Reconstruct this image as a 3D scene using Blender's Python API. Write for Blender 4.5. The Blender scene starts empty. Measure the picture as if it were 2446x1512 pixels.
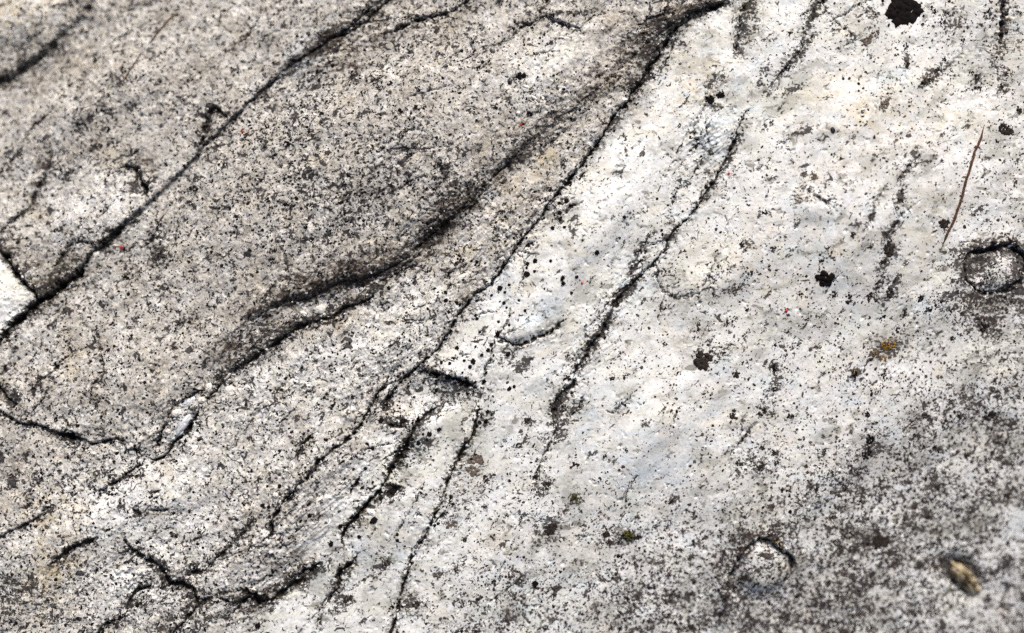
import bpy, math, random
import numpy as np
from mathutils import Vector

# ------------------------------------------------------------------ camera, sky, sun, exposure
scene = bpy.context.scene
COL = scene.collection
R = math.radians
CAM_H = 0.8333                                   # metres above the middle of the rock

cam_data = bpy.data.cameras.new('camera')
cam = bpy.data.objects.new('camera', cam_data)
COL.objects.link(cam)
cam.location = (0.0, 0.0, CAM_H)
cam.rotation_euler = (0.0, 0.0, 0.0)
cam_data.lens = 50.0
cam_data.sensor_width = 36.0
cam_data.clip_start = 0.02
cam_data.clip_end = 200.0
cam_data.dof.use_dof = True
cam_data.dof.focus_distance = CAM_H + 0.001
cam_data.dof.aperture_fstop = 0.75
cam_data.dof.aperture_blades = 8
scene.camera = cam

SUN_DIR = Vector((0.20, 0.74, 0.62)).normalized()   # towards the sun
world = bpy.data.worlds.new('World')
scene.world = world
world.use_nodes = True
wn = world.node_tree
bg = wn.nodes['Background']
sky = wn.nodes.new('ShaderNodeTexSky')
sky.sky_type = 'NISHITA'
sky.sun_disc = False
sky.sun_elevation = math.asin(SUN_DIR.z)
sky.sun_rotation = math.atan2(SUN_DIR.x, SUN_DIR.y)
sky.air_density = 1.0
sky.dust_density = 7.0
sky.ozone_density = 0.3
wn.links.new(sky.outputs[0], bg.inputs[0])
bg.inputs[1].default_value = 0.05

sun_data = bpy.data.lights.new('sun', 'SUN')
sun_data.energy = 1.5
sun_data.angle = R(11)
sun_data.color = (1.0, 0.98, 0.965)
sun = bpy.data.objects.new('sun', sun_data)
COL.objects.link(sun)
sun.location = SUN_DIR * 4
sun.rotation_euler = SUN_DIR.to_track_quat('Z', 'Y').to_euler()

scene.view_settings.view_transform = 'Standard'
scene.view_settings.look = 'None'
scene.view_settings.exposure = 0.92
scene.view_settings.gamma = 1.0
scene.cycles.use_denoising = False
scene.cycles.max_bounces = 6

rng = np.random.default_rng(11)
random.seed(11)

# ------------------------------------------------------------------ survey chart of the rock face
# Features are surveyed on a chart 2446 x 1512 units (1 unit = 0.245 mm) wrapped over the gently arched face.
K = 0.6 / 2446
N2 = (0.525, -0.851)

def macro(x, y):
    s = N2[0] * x + N2[1] * y
    return -0.40 * s * s / (1 + s * s / 0.5)

def to_world(gx, gy):
    X = (np.asarray(gx, float) - 1223) * K
    Y = (756 - np.asarray(gy, float)) * K
    x, y = X, Y
    for _ in range(6):
        f = (CAM_H - macro(x, y)) / CAM_H
        x, y = X * f, Y * f
    return x, y

def to_chart(x, y):
    f = (CAM_H - macro(x, y)) / CAM_H
    return 1223 + x / f / K, 756 - y / f / K

# ------------------------------------------------------------------ noise
_perm = {}
def perlin(x, y, seed=0):
    if seed not in _perm:
        r = np.random.default_rng(1000 + seed)
        p = r.permutation(512).astype(np.int32)
        a = r.random(512).astype(np.float32) * 2 * np.pi
        _perm[seed] = (np.concatenate([p, p]), np.cos(a), np.sin(a))
    p, gc, gs = _perm[seed]
    x = np.asarray(x, np.float32); y = np.asarray(y, np.float32)
    xi = np.floor(x); yi = np.floor(y)
    fx = x - xi; fy = y - yi
    xi = xi.astype(np.int32) & 511; yi = yi.astype(np.int32) & 511
    x1 = (xi + 1) & 511; y1 = (yi + 1) & 511
    def g(ix, iy, dx, dy):
        h = p[p[ix] + iy]
        return gc[h] * dx + gs[h] * dy
    u = fx * fx * fx * (fx * (fx * 6 - 15) + 10)
    v = fy * fy * fy * (fy * (fy * 6 - 15) + 10)
    a = g(xi, yi, fx, fy); b = g(x1, yi, fx - 1, fy)
    c = g(xi, y1, fx, fy - 1); d = g(x1, y1, fx - 1, fy - 1)
    return 1.42 * (a + u * (b - a) + v * ((c + u * (d - c)) - (a + u * (b - a))))

def fbm(x, y, oct=3, seed=0, gain=0.5):
    t = 0; amp = 1.0; f = 1.0
    for o in range(oct):
        t = t + amp * perlin(x * f + 17.3 * o, y * f - 9.1 * o, seed + o)
        amp *= gain; f *= 2.03
    return t

def sstep(a, b, x):
    t = np.clip((x - a) / (b - a), 0, 1)
    return t * t * (3 - 2 * t)

# ------------------------------------------------------------------ grid of the face: fine in the middle, coarser outwards
STEP = 0.00053
def axis(half):
    n = int(half / STEP)
    inner = np.arange(-n, n + 1) * STEP
    out = np.cumsum(STEP * 1.1 ** np.arange(1, 57))
    return np.concatenate([-(out[::-1]) - n * STEP, inner, out + n * STEP])
xs = axis(0.318)
ys = axis(0.200)
NX, NY = len(xs), len(ys)
XX, YY = np.meshgrid(xs, ys)
ZM = macro(XX, YY)
GX, GY = to_chart(XX, YY)
GX = GX.astype(np.float32); GY = GY.astype(np.float32)
WX = GX + 3.4 * perlin(GX / 15, GY / 15, 1) + 5 * perlin(GX / 60, GY / 60, 3) + 2.5 * perlin(GX / 7, GY / 7, 5)
WY = GY + 3.4 * perlin(GX / 15, GY / 15, 2) + 5 * perlin(GX / 60, GY / 60, 4) + 2.5 * perlin(GX / 7, GY / 7, 6)

def window(pts, rad):
    p = np.array(pts, float)
    x0, x1 = p[:, 0].min() - rad, p[:, 0].max() + rad
    y0, y1 = p[:, 1].min() - rad, p[:, 1].max() + rad
    wx, wy = to_world([x0, x1, x0, x1], [y0, y0, y1, y1])
    i0 = np.searchsorted(xs, wx.min()) - 2; i1 = np.searchsorted(xs, wx.max()) + 2
    j0 = np.searchsorted(ys, wy.min()) - 2; j1 = np.searchsorted(ys, wy.max()) + 2
    return slice(max(j0, 0), max(min(j1, NY), 1)), slice(max(i0, 0), max(min(i1, NX), 1))

def blob(gx, gy, rx, ry, ang=0, power=2.0, warp=0.0):
    """soft elliptic patch on the chart; returns window and weight"""
    w = window([(gx, gy)], 2.6 * max(rx, ry))
    dx = (WX if warp else GX)[w] - gx; dy = (WY if warp else GY)[w] - gy
    ca, sa = math.cos(R(ang)), math.sin(R(ang))
    u = (dx * ca - dy * sa) / rx; v = (dx * sa + dy * ca) / ry
    r = np.sqrt(u * u + v * v)
    if warp:
        r = r * (1 + warp * fbm(GX[w] / (0.8 * min(rx, ry)), GY[w] / (0.8 * min(rx, ry)), 3, 40))
    return w, np.exp(-r ** power)

# ------------------------------------------------------------------ relief: broad shapes and stone texture
H = np.zeros_like(ZM, dtype=np.float32)           # millimetres
ca, sa = math.cos(R(38)), math.sin(R(38))
GU = GX * ca - GY * sa                            # along the grain of the stone
GV = GX * sa + GY * ca
bend = 14 * perlin(GX / 260, GY / 260, 12)
H += 2.6 * fbm(GX / 620, GY / 620, 3, 10)
grain_calm = sstep(-60, 60, (GX - 1245) + 0.72 * (GY - 605))
H += 1.7 * (1 - .8 * grain_calm) * fbm(GU / 260, (GV + bend) / 85, 3, 14)
H += 1.3 * grain_calm * fbm((GX * .6 - GY * .8) / 300, (GX * .8 + GY * .6 + bend) / 120, 3, 15)
calm = sstep(-60, 60, (GX - 1245) + 0.72 * (GY - 605))                    # the white rock on the right is smoother
rough = (1 - .75 * calm) * np.clip(.8 + .8 * fbm(GX / 140, GY / 140, 2, 16), .25, 1.8)
H += 0.55 * rough * fbm(GU / 70, (GV + bend) / 42, 3, 18)
H += 0.55 * rough * fbm(GX / 30, GY / 30, 3, 20, .6)
fine = fbm(GU / 13, GV / 11, 3, 22, 0.6)
H += 0.26 * rough * fine
H += 0.16 * (1 - .7 * calm) * perlin(GX / 5.2, GY / 5.2, 27)
pitn = fbm(GU / 22, GV / 15, 2, 30)
H -= 0.9 * sstep(0.55, 1.0, pitn)                 # small weathering pits

LUMPS = [  # x, y, rx, ry, angle, height in mm, edge steepness
    (850, 400, 360, 180, 33, 9.5), (560, 820, 200, 90, 30, 4.0), (235, 500, 125, 75, 28, 5.0, 3), (2390, 655, 50, 38, 0, 3.0, 3), (2335, 640, 30, 22, 30, -2.5, 3), (250, 230, 230, 110, 35, 6.0),
    (1822, 1356, 60, 56, 0, 5.5, 4), (1340, 150, 130, 90, 25, 4.0), (1025, 950, 84, 46, 12, -5.5, 4),
    (839, 991, 20, 14, 0, 2.0, 4), (893, 988, 9, 20, -20, 2.0, 4), (1030, 556, 42, 18, 38, -3.0),
    (2050, 480, 300, 240, 20, 10.0), (640, 1330, 140, 60, 38, 4.0), (1250, 790, 40, 20, 30, 2.5, 3),
    (1700, 310, 34, 44, -30, 2.2, 3), (1690, 680, 130, 50, 25, 3.5), (2020, 98, 16, 26, -35, 1.6, 3),
    (1190, 900, 26, 60, -12, 2.0), (200, 700, 60, 30, 40, -3.0), (0, 715, 80, 60, 40, 5.0),
    (420, 1020, 40, 16, 50, 1.0), (300, 920, 190, 90, 20, 5.0), (1940, 500, 40, 30, 0, 2.2, 3),
    (2298, 1376, 54, 34, -47, -6.5, 3), (1510, 1050, 170, 110, 42, 6.0), (1110, 1050, 30, 40, -20, 2.0),
    (130, 160, 190, 40, 35, -3.0), (60, 40, 130, 60, 20, 8.0), (900, 1260, 120, 50, 45, 3.0), (760, 1160, 240, 60, 43, 5.0),
    (1735, 1440, 16, 80, -5, 2.0), (1780, 70, 30, 60, -10, -2.2, 3), (2190, 200, 40, 26, 30, 1.5), (1420, 560, 300, 60, 53, 5.0),
    (1090, 760, 60, 230, -40, -3.0), (1230, 660, 22, 60, -12, 1.8, 3), (1130, 1010, 50, 30, 40, 2.5), (250, 1230, 220, 90, 20, 4.0),
    (1480, 330, 130, 26, 50, -2.0), (2150, 1000, 260, 90, 30, 4.0), (1900, 1200, 160, 60, 40, 3.0), (1130, 1400, 110, 60, 60, 3.0), (2230, 720, 120, 50, 60, 3.0),
]
FOLD = np.zeros_like(H)                           # belts where the stone is folded and chipped into thin ledges
for (x, y, rx, ry, a) in [(1000,590,170,50,38),(780,680,160,50,18),(1150,450,120,50,40),(1350,270,140,60,42),(1520,120,120,60,42),(600,840,110,45,35),(1200,580,160,50,50),
                          (950,880,120,60,45),(720,1230,220,90,42),(1400,840,90,40,55),(1690,330,60,120,0),(1470,720,40,90,-35),(640,1400,120,50,30),(420,1000,90,60,40),(330,1380,160,60,-10),(850,80,140,50,35)]:
    w, b = blob(x, y, rx, ry, a)
    FOLD[w] = np.maximum(FOLD[w], b)
ledge = fbm(GU / 80, (GV + 1.6 * bend) / 12, 3, 34, .6)
H += FOLD * (0.75 * ledge + 0.9 * np.round(1.4 * fbm(GU / 110, (GV + bend) / 26, 2, 37)) / 1.4 + .5 * fbm(GX / 9, GY / 9, 2, 38))
for (x, y, rx, ry, a, h, *pw) in LUMPS:
    w, b = blob(x, y, rx, ry, a, pw[0] if pw else 2.0)
    H[w] += h * b

# ------------------------------------------------------------------ cracks: chart points, half width, depth mm, soil and painted shade in it, step mm, step reach, parts the slabs
CRACKS = [
 # the long crack over the upper left
 ([(920,-10),(911,2),(875,35),(836,67),(811,82),(775,105),(735,130),(700,152),(674,172)],2.2,2.2,.35,1.0,40,1),
 ([(674,172),(649,200),(611,233),(575,270),(542,302)],2.4,2.4,.40,1.0,30,1),
 ([(542,302),(487,350),(470,377),(430,415),(375,465),(345,500),(300,533),(262,568),(225,603),(207,620)],2.6,1.9,.16,1.0,30,1),
 ([(207,620),(185,655),(150,680),(120,705),(97,716),(55,753),(25,781),(0,808),(-40,850)],5.0,6,.8,1.5,40,1),
 ([(300,540),(262,578),(232,600)],7,2.5,.25,0,0,0),
 ([(935,-8),(880,50),(845,72),(800,88),(772,92)],2.4,2.2,.5,1.0,30,0),
 ([(1125,-5),(1086,22),(1061,37),(1020,45),(986,51),(961,70),(940,84)],2.8,2.5,.6,.8,30,0),
 ([(-30,560),(0,598),(20,623),(50,665),(70,690),(97,716)],5.5,6,.75,-1.5,40,1),
 ([(285,405),(295,402),(312,399),(327,410),(337,433),(350,450),(354,470)],4.2,4.5,.85,-1.8,26,0),
 ([(120,350),(117,388),(100,428),(82,470),(65,500),(42,518),(22,538),(-10,560)],3.2,2.2,.45,.6,20,0),
 ([(548,282),(528,268),(512,257),(500,288),(487,312),(480,338),(470,372)],3.4,3,.65,0,0,0),
 ([(225,603),(215,585),(190,578),(160,590),(135,635)],4,2.5,.55,0,0,0),
 ([(220,2),(200,37),(162,72),(125,110),(75,150),(25,182),(-10,200)],4.5,2.2,.35,1.2,40,0),
 # rounded lower edge of the big middle slab
 ([(1700,-20),(1650,22),(1600,62),(1540,110),(1480,170),(1400,235),(1300,310),(1223,385),(1186,403),(1136,430),(1099,458),(1074,478),(1036,508),(999,533),(961,560),(936,590),(899,618),(861,645),(824,665)],2.4,0.5,.14,1.3,70,0),
 ([(1166,435),(1126,483),(1101,503),(1074,528),(1036,553),(1011,578),(986,608),(936,638),(899,653),(861,673),(824,668),(774,698),(736,715),(686,723),(640,740),(611,758),(585,775)],2.2,1.7,.34,2.5,60,1),
 ([(1223,385),(1195,405),(1166,435)],3.0,2,.4,1,30,1),
 ([(1700,-20),(1650,25),(1604,62),(1540,112),(1480,172),(1400,238),(1300,312),(1223,385)],2.0,0.8,.1,0.3,30,1),
 ([(899,698),(886,711),(819,738),(790,755),(751,768),(699,786),(649,826),(616,848),(575,871),(550,893),(525,918),(500,946),(478,966)],3.6,3,.6,1.0,30,1),
 ([(585,775),(560,820),(550,893)],1.5,.6,.1,0,0,1),
 ([(478,966),(470,986),(455,1011),(442,1036),(422,1051),(400,1078),(370,1098),(350,1091)],2.6,3,.8,.6,20,1),
 ([(500,930),(472,938),(435,963),(415,973),(405,996),(390,1026),(375,1063),(355,1086)],2.2,2.2,.6,.4,20,0),
 ([(350,1091),(337,1111),(310,1126),(275,1156),(240,1174),(235,1196)],2.2,2.2,.65,.5,25,0),
 ([(-20,918),(0,928),(12,941),(42,966)],4.5,3.5,.75,-1.0,30,0),
 ([(-20,972),(0,981),(50,1011),(100,1018),(137,1033)],3,2.5,.5,-1.0,30,1),
 ([(137,1033),(162,1039),(190,1045)],6.5,4.5,.8,-1.6,30,1),
 ([(190,1045),(215,1060),(255,1053),(272,1046),(287,1051),(300,1073),(325,1078),(350,1091)],2.8,2.2,.55,-.8,25,1),
 ([(225,772),(235,806),(240,843),(245,871),(246,896),(230,913),(220,936),(217,973)],2.0,1.8,.6,.3,15,0),
 ([(172,843),(140,871),(120,896),(97,913),(92,923),(65,946)],1.9,1.6,.6,.3,15,0),
 # the long middle crack
 ([(1745,5),(1698,15),(1648,32),(1620,58),(1603,82)],3.2,2.4,.5,1.2,40,0),
 ([(1603,82),(1585,108),(1568,140),(1545,170),(1525,197),(1503,220),(1500,245),(1483,265),(1463,282),(1448,310),(1428,337),(1403,370),(1393,393),(1373,410),(1348,443),(1333,460),(1310,485)],2.9,3.2,.7,1.2,35,1),
 ([(1760,-20),(1720,12),(1660,40),(1620,62),(1603,82)],3,2,.4,.6,25,1),
 ([(1310,485),(1298,508),(1273,540),(1248,573),(1228,603),(1199,643),(1174,673),(1136,700),(1111,733),(1089,753),(1074,792),(1049,828),(1016,861),(991,883),(961,908),(939,928)],2.6,3.2,.7,1.2,30,1),
 ([(939,928),(924,956),(909,996)],4.0,3.5,.85,.8,20,1),
 ([(961,902),(936,912),(906,931),(886,968),(869,996),(861,1016),(836,1041),(811,1061),(786,1081),(761,1098),(746,1126),(719,1154),(699,1181),(679,1199),(654,1239),(649,1274),(626,1289)],2.5,2.6,.8,.7,25,1),
 ([(626,1289),(590,1310),(550,1330),(512,1346),(487,1366)],1.6,1.2,.4,.3,20,1),
 ([(614,1232),(587,1266),(550,1304),(512,1341),(487,1366)],2.6,1.8,.5,.5,25,0),
 ([(751,1031),(726,1058),(711,1083),(699,1098)],2.2,2.2,.75,.4,15,0),
 ([(961,856),(936,888),(916,916)],1.6,1.3,.5,.2,10,0),
 # hollow with the broken rim
 ([(991,886),(1021,891),(1049,898),(1074,901),(1106,908),(1131,926),(1141,935)],3.8,3.5,.8,-1.6,20,1),
 ([(909,1001),(926,1011),(949,1018),(966,1023),(981,1038)],3.2,3,.75,1.4,20,1),
 ([(1046,976),(1031,978),(1011,991),(996,1006),(981,1038)],4.0,3.5,.8,1.0,15,1),
 ([(1141,935),(1110,958),(1075,972),(1046,976)],2,1.0,.25,0,0,1),
 ([(1248,610),(1250,640),(1245,670),(1233,703),(1226,722)],1.4,1.6,.5,-.5,12,0),
 ([(1226,722),(1210,770),(1190,810),(1171,853),(1159,883),(1154,911),(1154,928),(1144,956)],2.2,2.0,.5,-.5,15,1),
 ([(1228,603),(1240,610),(1248,618)],1.4,1.2,.4,0,0,1),
 ([(1144,956),(1141,996),(1134,1026),(1116,1053),(1101,1081),(1086,1116),(1079,1134),(1066,1154),(1056,1196),(1036,1239),(1016,1276),(1001,1304),(984,1341),(966,1389),(954,1431),(941,1479),(930,1530)],2.6,3.0,.85,.5,20,1),
 ([(1001,1290),(985,1320),(975,1352)],1.5,1.2,.6,0,0,0),
 ([(981,1038),(971,1066),(954,1088),(941,1106),(929,1130),(919,1154)],6.0,4,.9,1.8,25,1),
 ([(919,1154),(899,1176),(876,1201),(854,1229),(834,1254),(821,1276),(816,1294),(826,1306)],3.6,3.4,.85,1.5,25,1),
 ([(909,1178),(925,1180),(944,1172),(957,1166)],6.5,2.6,.7,0,0,0),
 ([(853,1322),(836,1346),(811,1364),(804,1379),(806,1404),(789,1426),(779,1446)],4.0,3,.75,1.2,20,1),
 ([(826,1306),(840,1316),(853,1322)],1.4,.6,.1,0,0,1),
 ([(779,1446),(740,1480),(700,1530)],1.8,1,.35,.3,20,1),
 ([(762,1345),(736,1361),(711,1371),(719,1386),(699,1399),(674,1411),(661,1426),(626,1439),(611,1429),(600,1414),(575,1404)],5.0,3,.8,1.4,25,1),
 ([(525,1420),(540,1432),(562,1436),(587,1429),(605,1418)],3.4,2.5,.7,-.8,15,0),
 ([(861,1141),(849,1161),(834,1181)],2.2,2,.8,.3,12,0),
 ([(740,1226),(720,1262),(690,1290)],1.2,1,.4,0,0,0),
 # lower left
 ([(300,1285),(315,1314),(332,1329),(362,1339),(385,1354),(400,1379),(405,1396),(440,1394),(462,1401),(467,1431),(475,1446)],4.6,3,.75,-1.4,25,1),
 ([(475,1446),(445,1476),(420,1504),(405,1530)],3.0,2.5,.75,.6,20,1),
 ([(475,1444),(497,1431),(525,1416),(575,1404)],2.6,2.2,.6,.6,20,1),
 ([(487,1366),(465,1364),(452,1372)],5,2,.7,0,0,0),
 ([(487,1366),(478,1390),(462,1401)],1.6,.6,.1,0,0,1),
 ([(235,1279),(200,1296),(170,1306),(150,1329),(122,1351)],3.8,2.4,.6,.9,25,0),
 ([(132,1204),(105,1216),(87,1236),(60,1254),(12,1276),(-10,1290)],2.8,2,.6,.8,20,0),
 ([(77,1194),(62,1216),(58,1230)],2.4,1.6,.55,.4,15,0),
 ([(375,1378),(357,1401),(327,1414),(310,1436),(300,1456)],2.8,2,.6,.6,20,0),
 ([(330,1450),(310,1468),(287,1479),(250,1494),(230,1511),(215,1530)],2.3,2,.6,.6,20,0),
 ([(308,1209),(332,1221),(340,1236)],3.6,1.8,.6,0,0,0),
 ([(350,1216),(387,1224),(415,1214)],3,1.6,.5,-.6,15,0),
 # white rock on the right
 ([(1792,262),(1785,270),(1760,307),(1750,350),(1735,377),(1713,415),(1695,448),(1670,485),(1645,518),(1620,543),(1608,553),(1595,578),(1590,598),(1573,610),(1555,635),(1533,660),(1510,678),(1493,695),(1475,720),(1460,750)],2.6,2.4,.65,.7,25,1),
 ([(1830,-20),(1815,120),(1795,200),(1792,262)],1.6,.6,.08,.3,25,1),
 ([(1460,750),(1448,771),(1435,796),(1410,821),(1395,856),(1375,886),(1368,918),(1335,946),(1320,973),(1328,996),(1333,1018)],3.4,2.6,.65,.8,25,1),
 ([(1333,1018),(1318,1046),(1303,1081),(1290,1111),(1280,1131),(1268,1170)],2.4,2,.55,.5,20,1),
 ([(1268,1170),(1240,1260),(1200,1360),(1165,1450),(1140,1540)],1.4,.5,.05,.2,20,1),
 ([(1628,423),(1615,453),(1600,508)],2.0,1.5,.5,.3,12,0),
 ([(1565,555),(1545,580),(1525,610),(1510,643),(1505,673)],2.2,1.6,.45,.4,15,0),
 ([(1563,628),(1570,648),(1565,665),(1575,685),(1587,700)],2.2,1.6,.6,.3,12,0),
 ([(1587,700),(1613,712),(1660,702),(1700,690)],2.2,1.0,.3,-.4,15,0),
 ([(1672,272),(1668,277),(1660,307),(1663,335),(1685,360),(1697,372)],2.0,1.6,.5,0,0,0),
 ([(1697,280),(1685,312),(1690,322)],2,1.4,.5,0,0,0),
 ([(1797,2),(1768,30),(1763,75),(1755,132)],2.4,1.8,.55,-.6,20,0),
 ([(1954,2),(1942,37),(1930,66),(1909,125),(1867,175),(1839,212)],2.6,1.5,.4,.5,20,0),
 ([(2056,10),(2029,20),(2012,45)],1.8,1.2,.35,.3,15,0),
 ([(2005,72),(2024,71),(2035,84),(2027,100),(2002,118)],2.2,1.5,.55,-.5,12,0),
 ([(1925,458),(1949,470),(1964,488),(1972,503),(1980,520)],2.2,1.7,.55,-.5,12,0),
 ([(2169,390),(2152,415),(2134,438)],1.9,1.5,.6,.3,12,0),
 ([(2110,442),(2080,490),(2075,515),(2066,535),(2058,560)],2.2,1.3,.4,.3,15,0),
 ([(2134,525),(2122,548),(2109,565)],2.8,1.6,.6,.3,12,0),
 ([(2397,-10),(2394,50),(2394,75),(2391,108)],3.6,2.6,.75,.5,20,0),
 ([(2349,165),(2329,200),(2317,226)],2.4,1.6,.55,.3,15,0),
 ([(2300,630),(2306,612),(2320,604),(2347,602),(2372,590),(2404,585),(2434,597),(2450,618)],4.2,4,.65,-2.0,25,1),
 ([(2450,618),(2445,645),(2436,673),(2409,693),(2372,700),(2334,697),(2308,670),(2300,630)],3.6,2.4,.55,-.6,15,1),
 ([(1738,1440),(1740,1384),(1758,1346),(1780,1311),(1798,1294),(1820,1286),(1849,1303),(1872,1317),(1894,1331),(1894,1349),(1887,1373)],3.0,3,.55,-2.0,30,1),
 ([(1887,1373),(1870,1400),(1800,1412),(1738,1440)],1.6,.6,.1,0,0,1),
 ([(1738,1440),(1730,1465),(1715,1500)],2.8,1.6,.4,0,0,0),
 ([(1280,50),(1303,42),(1323,52),(1353,60),(1385,70)],2.6,1.8,.45,-1.0,20,0),
 ([(1223,88),(1248,67),(1280,50)],2.6,1.8,.55,.6,15,0),
 ([(1184,792),(1194,811),(1223,821),(1248,823),(1273,808),(1303,801),(1328,783),(1345,764)],3.6,2.6,.65,.9,15,0),
 ([(1505,941),(1485,966),(1463,983),(1448,983)],3.0,1.6,.5,.4,15,0),
 ([(1805,1010),(1783,1038),(1760,1066),(1743,1093)],2.4,1.6,.55,.3,15,0),
 ([(1400,935),(1383,973),(1355,1000)],3,1.6,.45,.3,15,0),
 ([(1388,484),(1363,495),(1348,515)],2.6,1.6,.75,.2,10,0),
 ([(1396,413),(1385,427)],3.4,1.6,.75,0,0,0),
 ([(1280,576),(1256,589)],3.0,1.6,.75,0,0,0),
 ([(1136,430),(1090,480),(1040,525),(980,575)],1.6,1.2,.35,.3,15,0),
 ([(430,505),(450,490),(470,470)],2.0,1.3,.35,.3,12,0),
 ([(430,525),(420,550),(416,590)],2.0,1.3,.5,0,0,0),
 ([(1010,745),(965,790),(930,850)],1.4,1.0,.3,.3,14,0),
]

def run_on(pts):
    """cracks that reach the edge of the surveyed part run on beyond it"""
    pts = list(pts)
    for end in (0, -1):
        x, y = pts[end]
        if x < 3 or y < 3 or x > 2443 or y > 1509:
            px, py = pts[1 if end == 0 else -2]
            d = math.hypot(x - px, y - py) or 1
            ux, uy = (x - px) / d, (y - py) / d
            ext = [(x + ux * t + 9 * math.sin(t / 31 + x), y + uy * t + 9 * math.cos(t / 27 + y)) for t in (45, 90, 140, 190)]
            pts = ext[::-1] + pts if end == 0 else pts + ext
    return pts
CRACKS = [(run_on(c[0]),) + c[1:] for c in CRACKS]

# hairline seams that split off along the grain
hair = random.Random(5)
for k in range(300):
    if k < 190:
        x, y = hair.uniform(0, 2446), hair.uniform(0, 1512)
        if x > 1245 - .72 * (y - 605) and hair.random() < .7:
            continue
    else:
        src = hair.choice(CRACKS[:100]); x, y = hair.choice(src[0])
    onr = max(0, min(1, (x + .72 * y - 1500) / 500))
    a = 36 + 20 * onr + hair.gauss(0, 9) + (0 if k < 190 else hair.choice((-14, 14)))
    sgn = hair.choice((-1, 1)); n = hair.randint(3, 8); L = hair.uniform(9, 22)
    pts = [(x, y)]
    for _ in range(n):
        a += hair.gauss(0, 8)
        x += sgn * L * math.cos(R(a)); y -= sgn * L * math.sin(R(a)); pts.append((x, y))
    if sgn > 0:
        pts = pts[::-1]
    CRACKS.append((pts, hair.uniform(.9, 1.6), hair.uniform(.5, 1.4), hair.uniform(.3, .7), hair.uniform(.1, .5), 16, 0))

DIRT_SHADE = np.zeros_like(H)
HALO = np.zeros_like(H)
WALL_SEGS = []
wmod = fbm(GX / 26, GY / 26, 3, 50, .7)
ragged = fbm(GX / 7, GY / 7, 2, 55)
for (pts, hw, depth, dirt_shade, step, reach, part) in CRACKS:
    if part:
        WALL_SEGS.append(pts)
    hr = 3.2 * hw + (7 if hw > 1.55 else 2)
    rad = max(5.0 * hw, 2.6 * reach if step else 0, 2.4 * hr)
    win = window(pts, rad)
    px = WX[win]; py = WY[win]
    dist = np.full(px.shape, 1e6, np.float32); side = np.zeros_like(dist); tt = np.zeros_like(dist)
    seg = np.array(pts, np.float32)
    ln = np.hypot(*(seg[1:] - seg[:-1]).T); cum = np.concatenate([[0], np.cumsum(ln)]); tot = cum[-1]
    j00, i00 = win[0].start, win[1].start
    for s in range(len(seg) - 1):
        a, b = seg[s], seg[s + 1]
        sw = window([a, b], rad)
        jj = slice(max(sw[0].start - j00, 0), max(sw[0].stop - j00, 0)); ii = slice(max(sw[1].start - i00, 0), max(sw[1].stop - i00, 0))
        qx = px[jj, ii]; qy = py[jj, ii]
        if qx.size == 0:
            continue
        d = b - a; L2 = float(d @ d)
        t = np.clip(((qx - a[0]) * d[0] + (qy - a[1]) * d[1]) / L2, 0, 1)
        ox = qx - a[0] - t * d[0]; oy = qy - a[1] - t * d[1]
        dd = np.hypot(ox, oy)
        m = dd < dist[jj, ii]
        dist[jj, ii] = np.where(m, dd, dist[jj, ii])
        cr = d[0] * (qy - a[1]) - d[1] * (qx - a[0])
        side[jj, ii] = np.where(m, np.sign(cr), side[jj, ii])
        tt[jj, ii] = np.where(m, cum[s] + t * ln[s], tt[jj, ii])
    endlen = min(25.0, 0.3 * tot)
    taper = np.clip(np.minimum(tt, tot - tt) / endlen, 0, 1) * 0.75 + 0.25
    we = hw * taper * np.clip(1.0 + 0.9 * wmod[win], 0.4, 2.1)
    q = dist / np.maximum(we, 0.8)
    H[win] -= depth * taper * np.clip(0.9 + 0.5 * wmod[win], .3, 1.4) / (1 + q ** 3)
    H[win] += (.10 + .035 * hw) * taper * np.exp(-((q - 2.4) / 1.0) ** 2) * (1 + wmod[win]) * (depth > 1)
    if step:
        sd = np.clip(side * dist / (0.8 * hw if depth > 1.75 else (16.0 if depth > 1.0 else 26.0)), -1, 1)
        fall = np.exp(-(dist / reach) ** 1.3)
        H[win] += step * sd * fall * taper
    dm = dirt_shade * sstep(1.6, 0.5, q + 0.6 * ragged[win]) * np.clip(1.05 + .5 * wmod[win], .45, 1.2)
    HALO[win] = np.maximum(HALO[win], min(1, dirt_shade * 1.25) * np.exp(-(dist / hr) ** 1.2) * taper)
    DIRT_SHADE[win] = np.maximum(DIRT_SHADE[win], dm)

H += 0.9 * HALO * fbm(GX / 11, GY / 11, 2, 58)      # crumbled stone beside the cracks

VEIN = np.zeros_like(H)                            # a fine grey vein fills the upper-left crack
vp = [(770,108),(735,130),(700,152),(674,172),(649,200),(611,233),(575,270),(542,302),(487,350),(470,377),(430,415),(375,465),(345,500),(300,533),(262,568),(225,603),(185,650),(120,704)]
vw = [9,10,10,6,4,4,4,6,5,5,5,6,6,7,9,8,8,9]
for k in range(len(vp) - 1):
    win = window(vp[k:k + 2], 30)
    ax, ay = vp[k]; dx, dy = vp[k + 1][0] - ax, vp[k + 1][1] - ay
    t = np.clip(((WX[win] - ax) * dx + (WY[win] - ay) * dy) / (dx * dx + dy * dy), 0, 1)
    d = np.hypot(WX[win] - ax - t * dx, WY[win] - ay - t * dy) / (vw[k] + t * (vw[k + 1] - vw[k]))
    VEIN[win] = np.maximum(VEIN[win], sstep(1.25, .7, d + .3 * ragged[win]))
H -= .5 * VEIN

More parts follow.
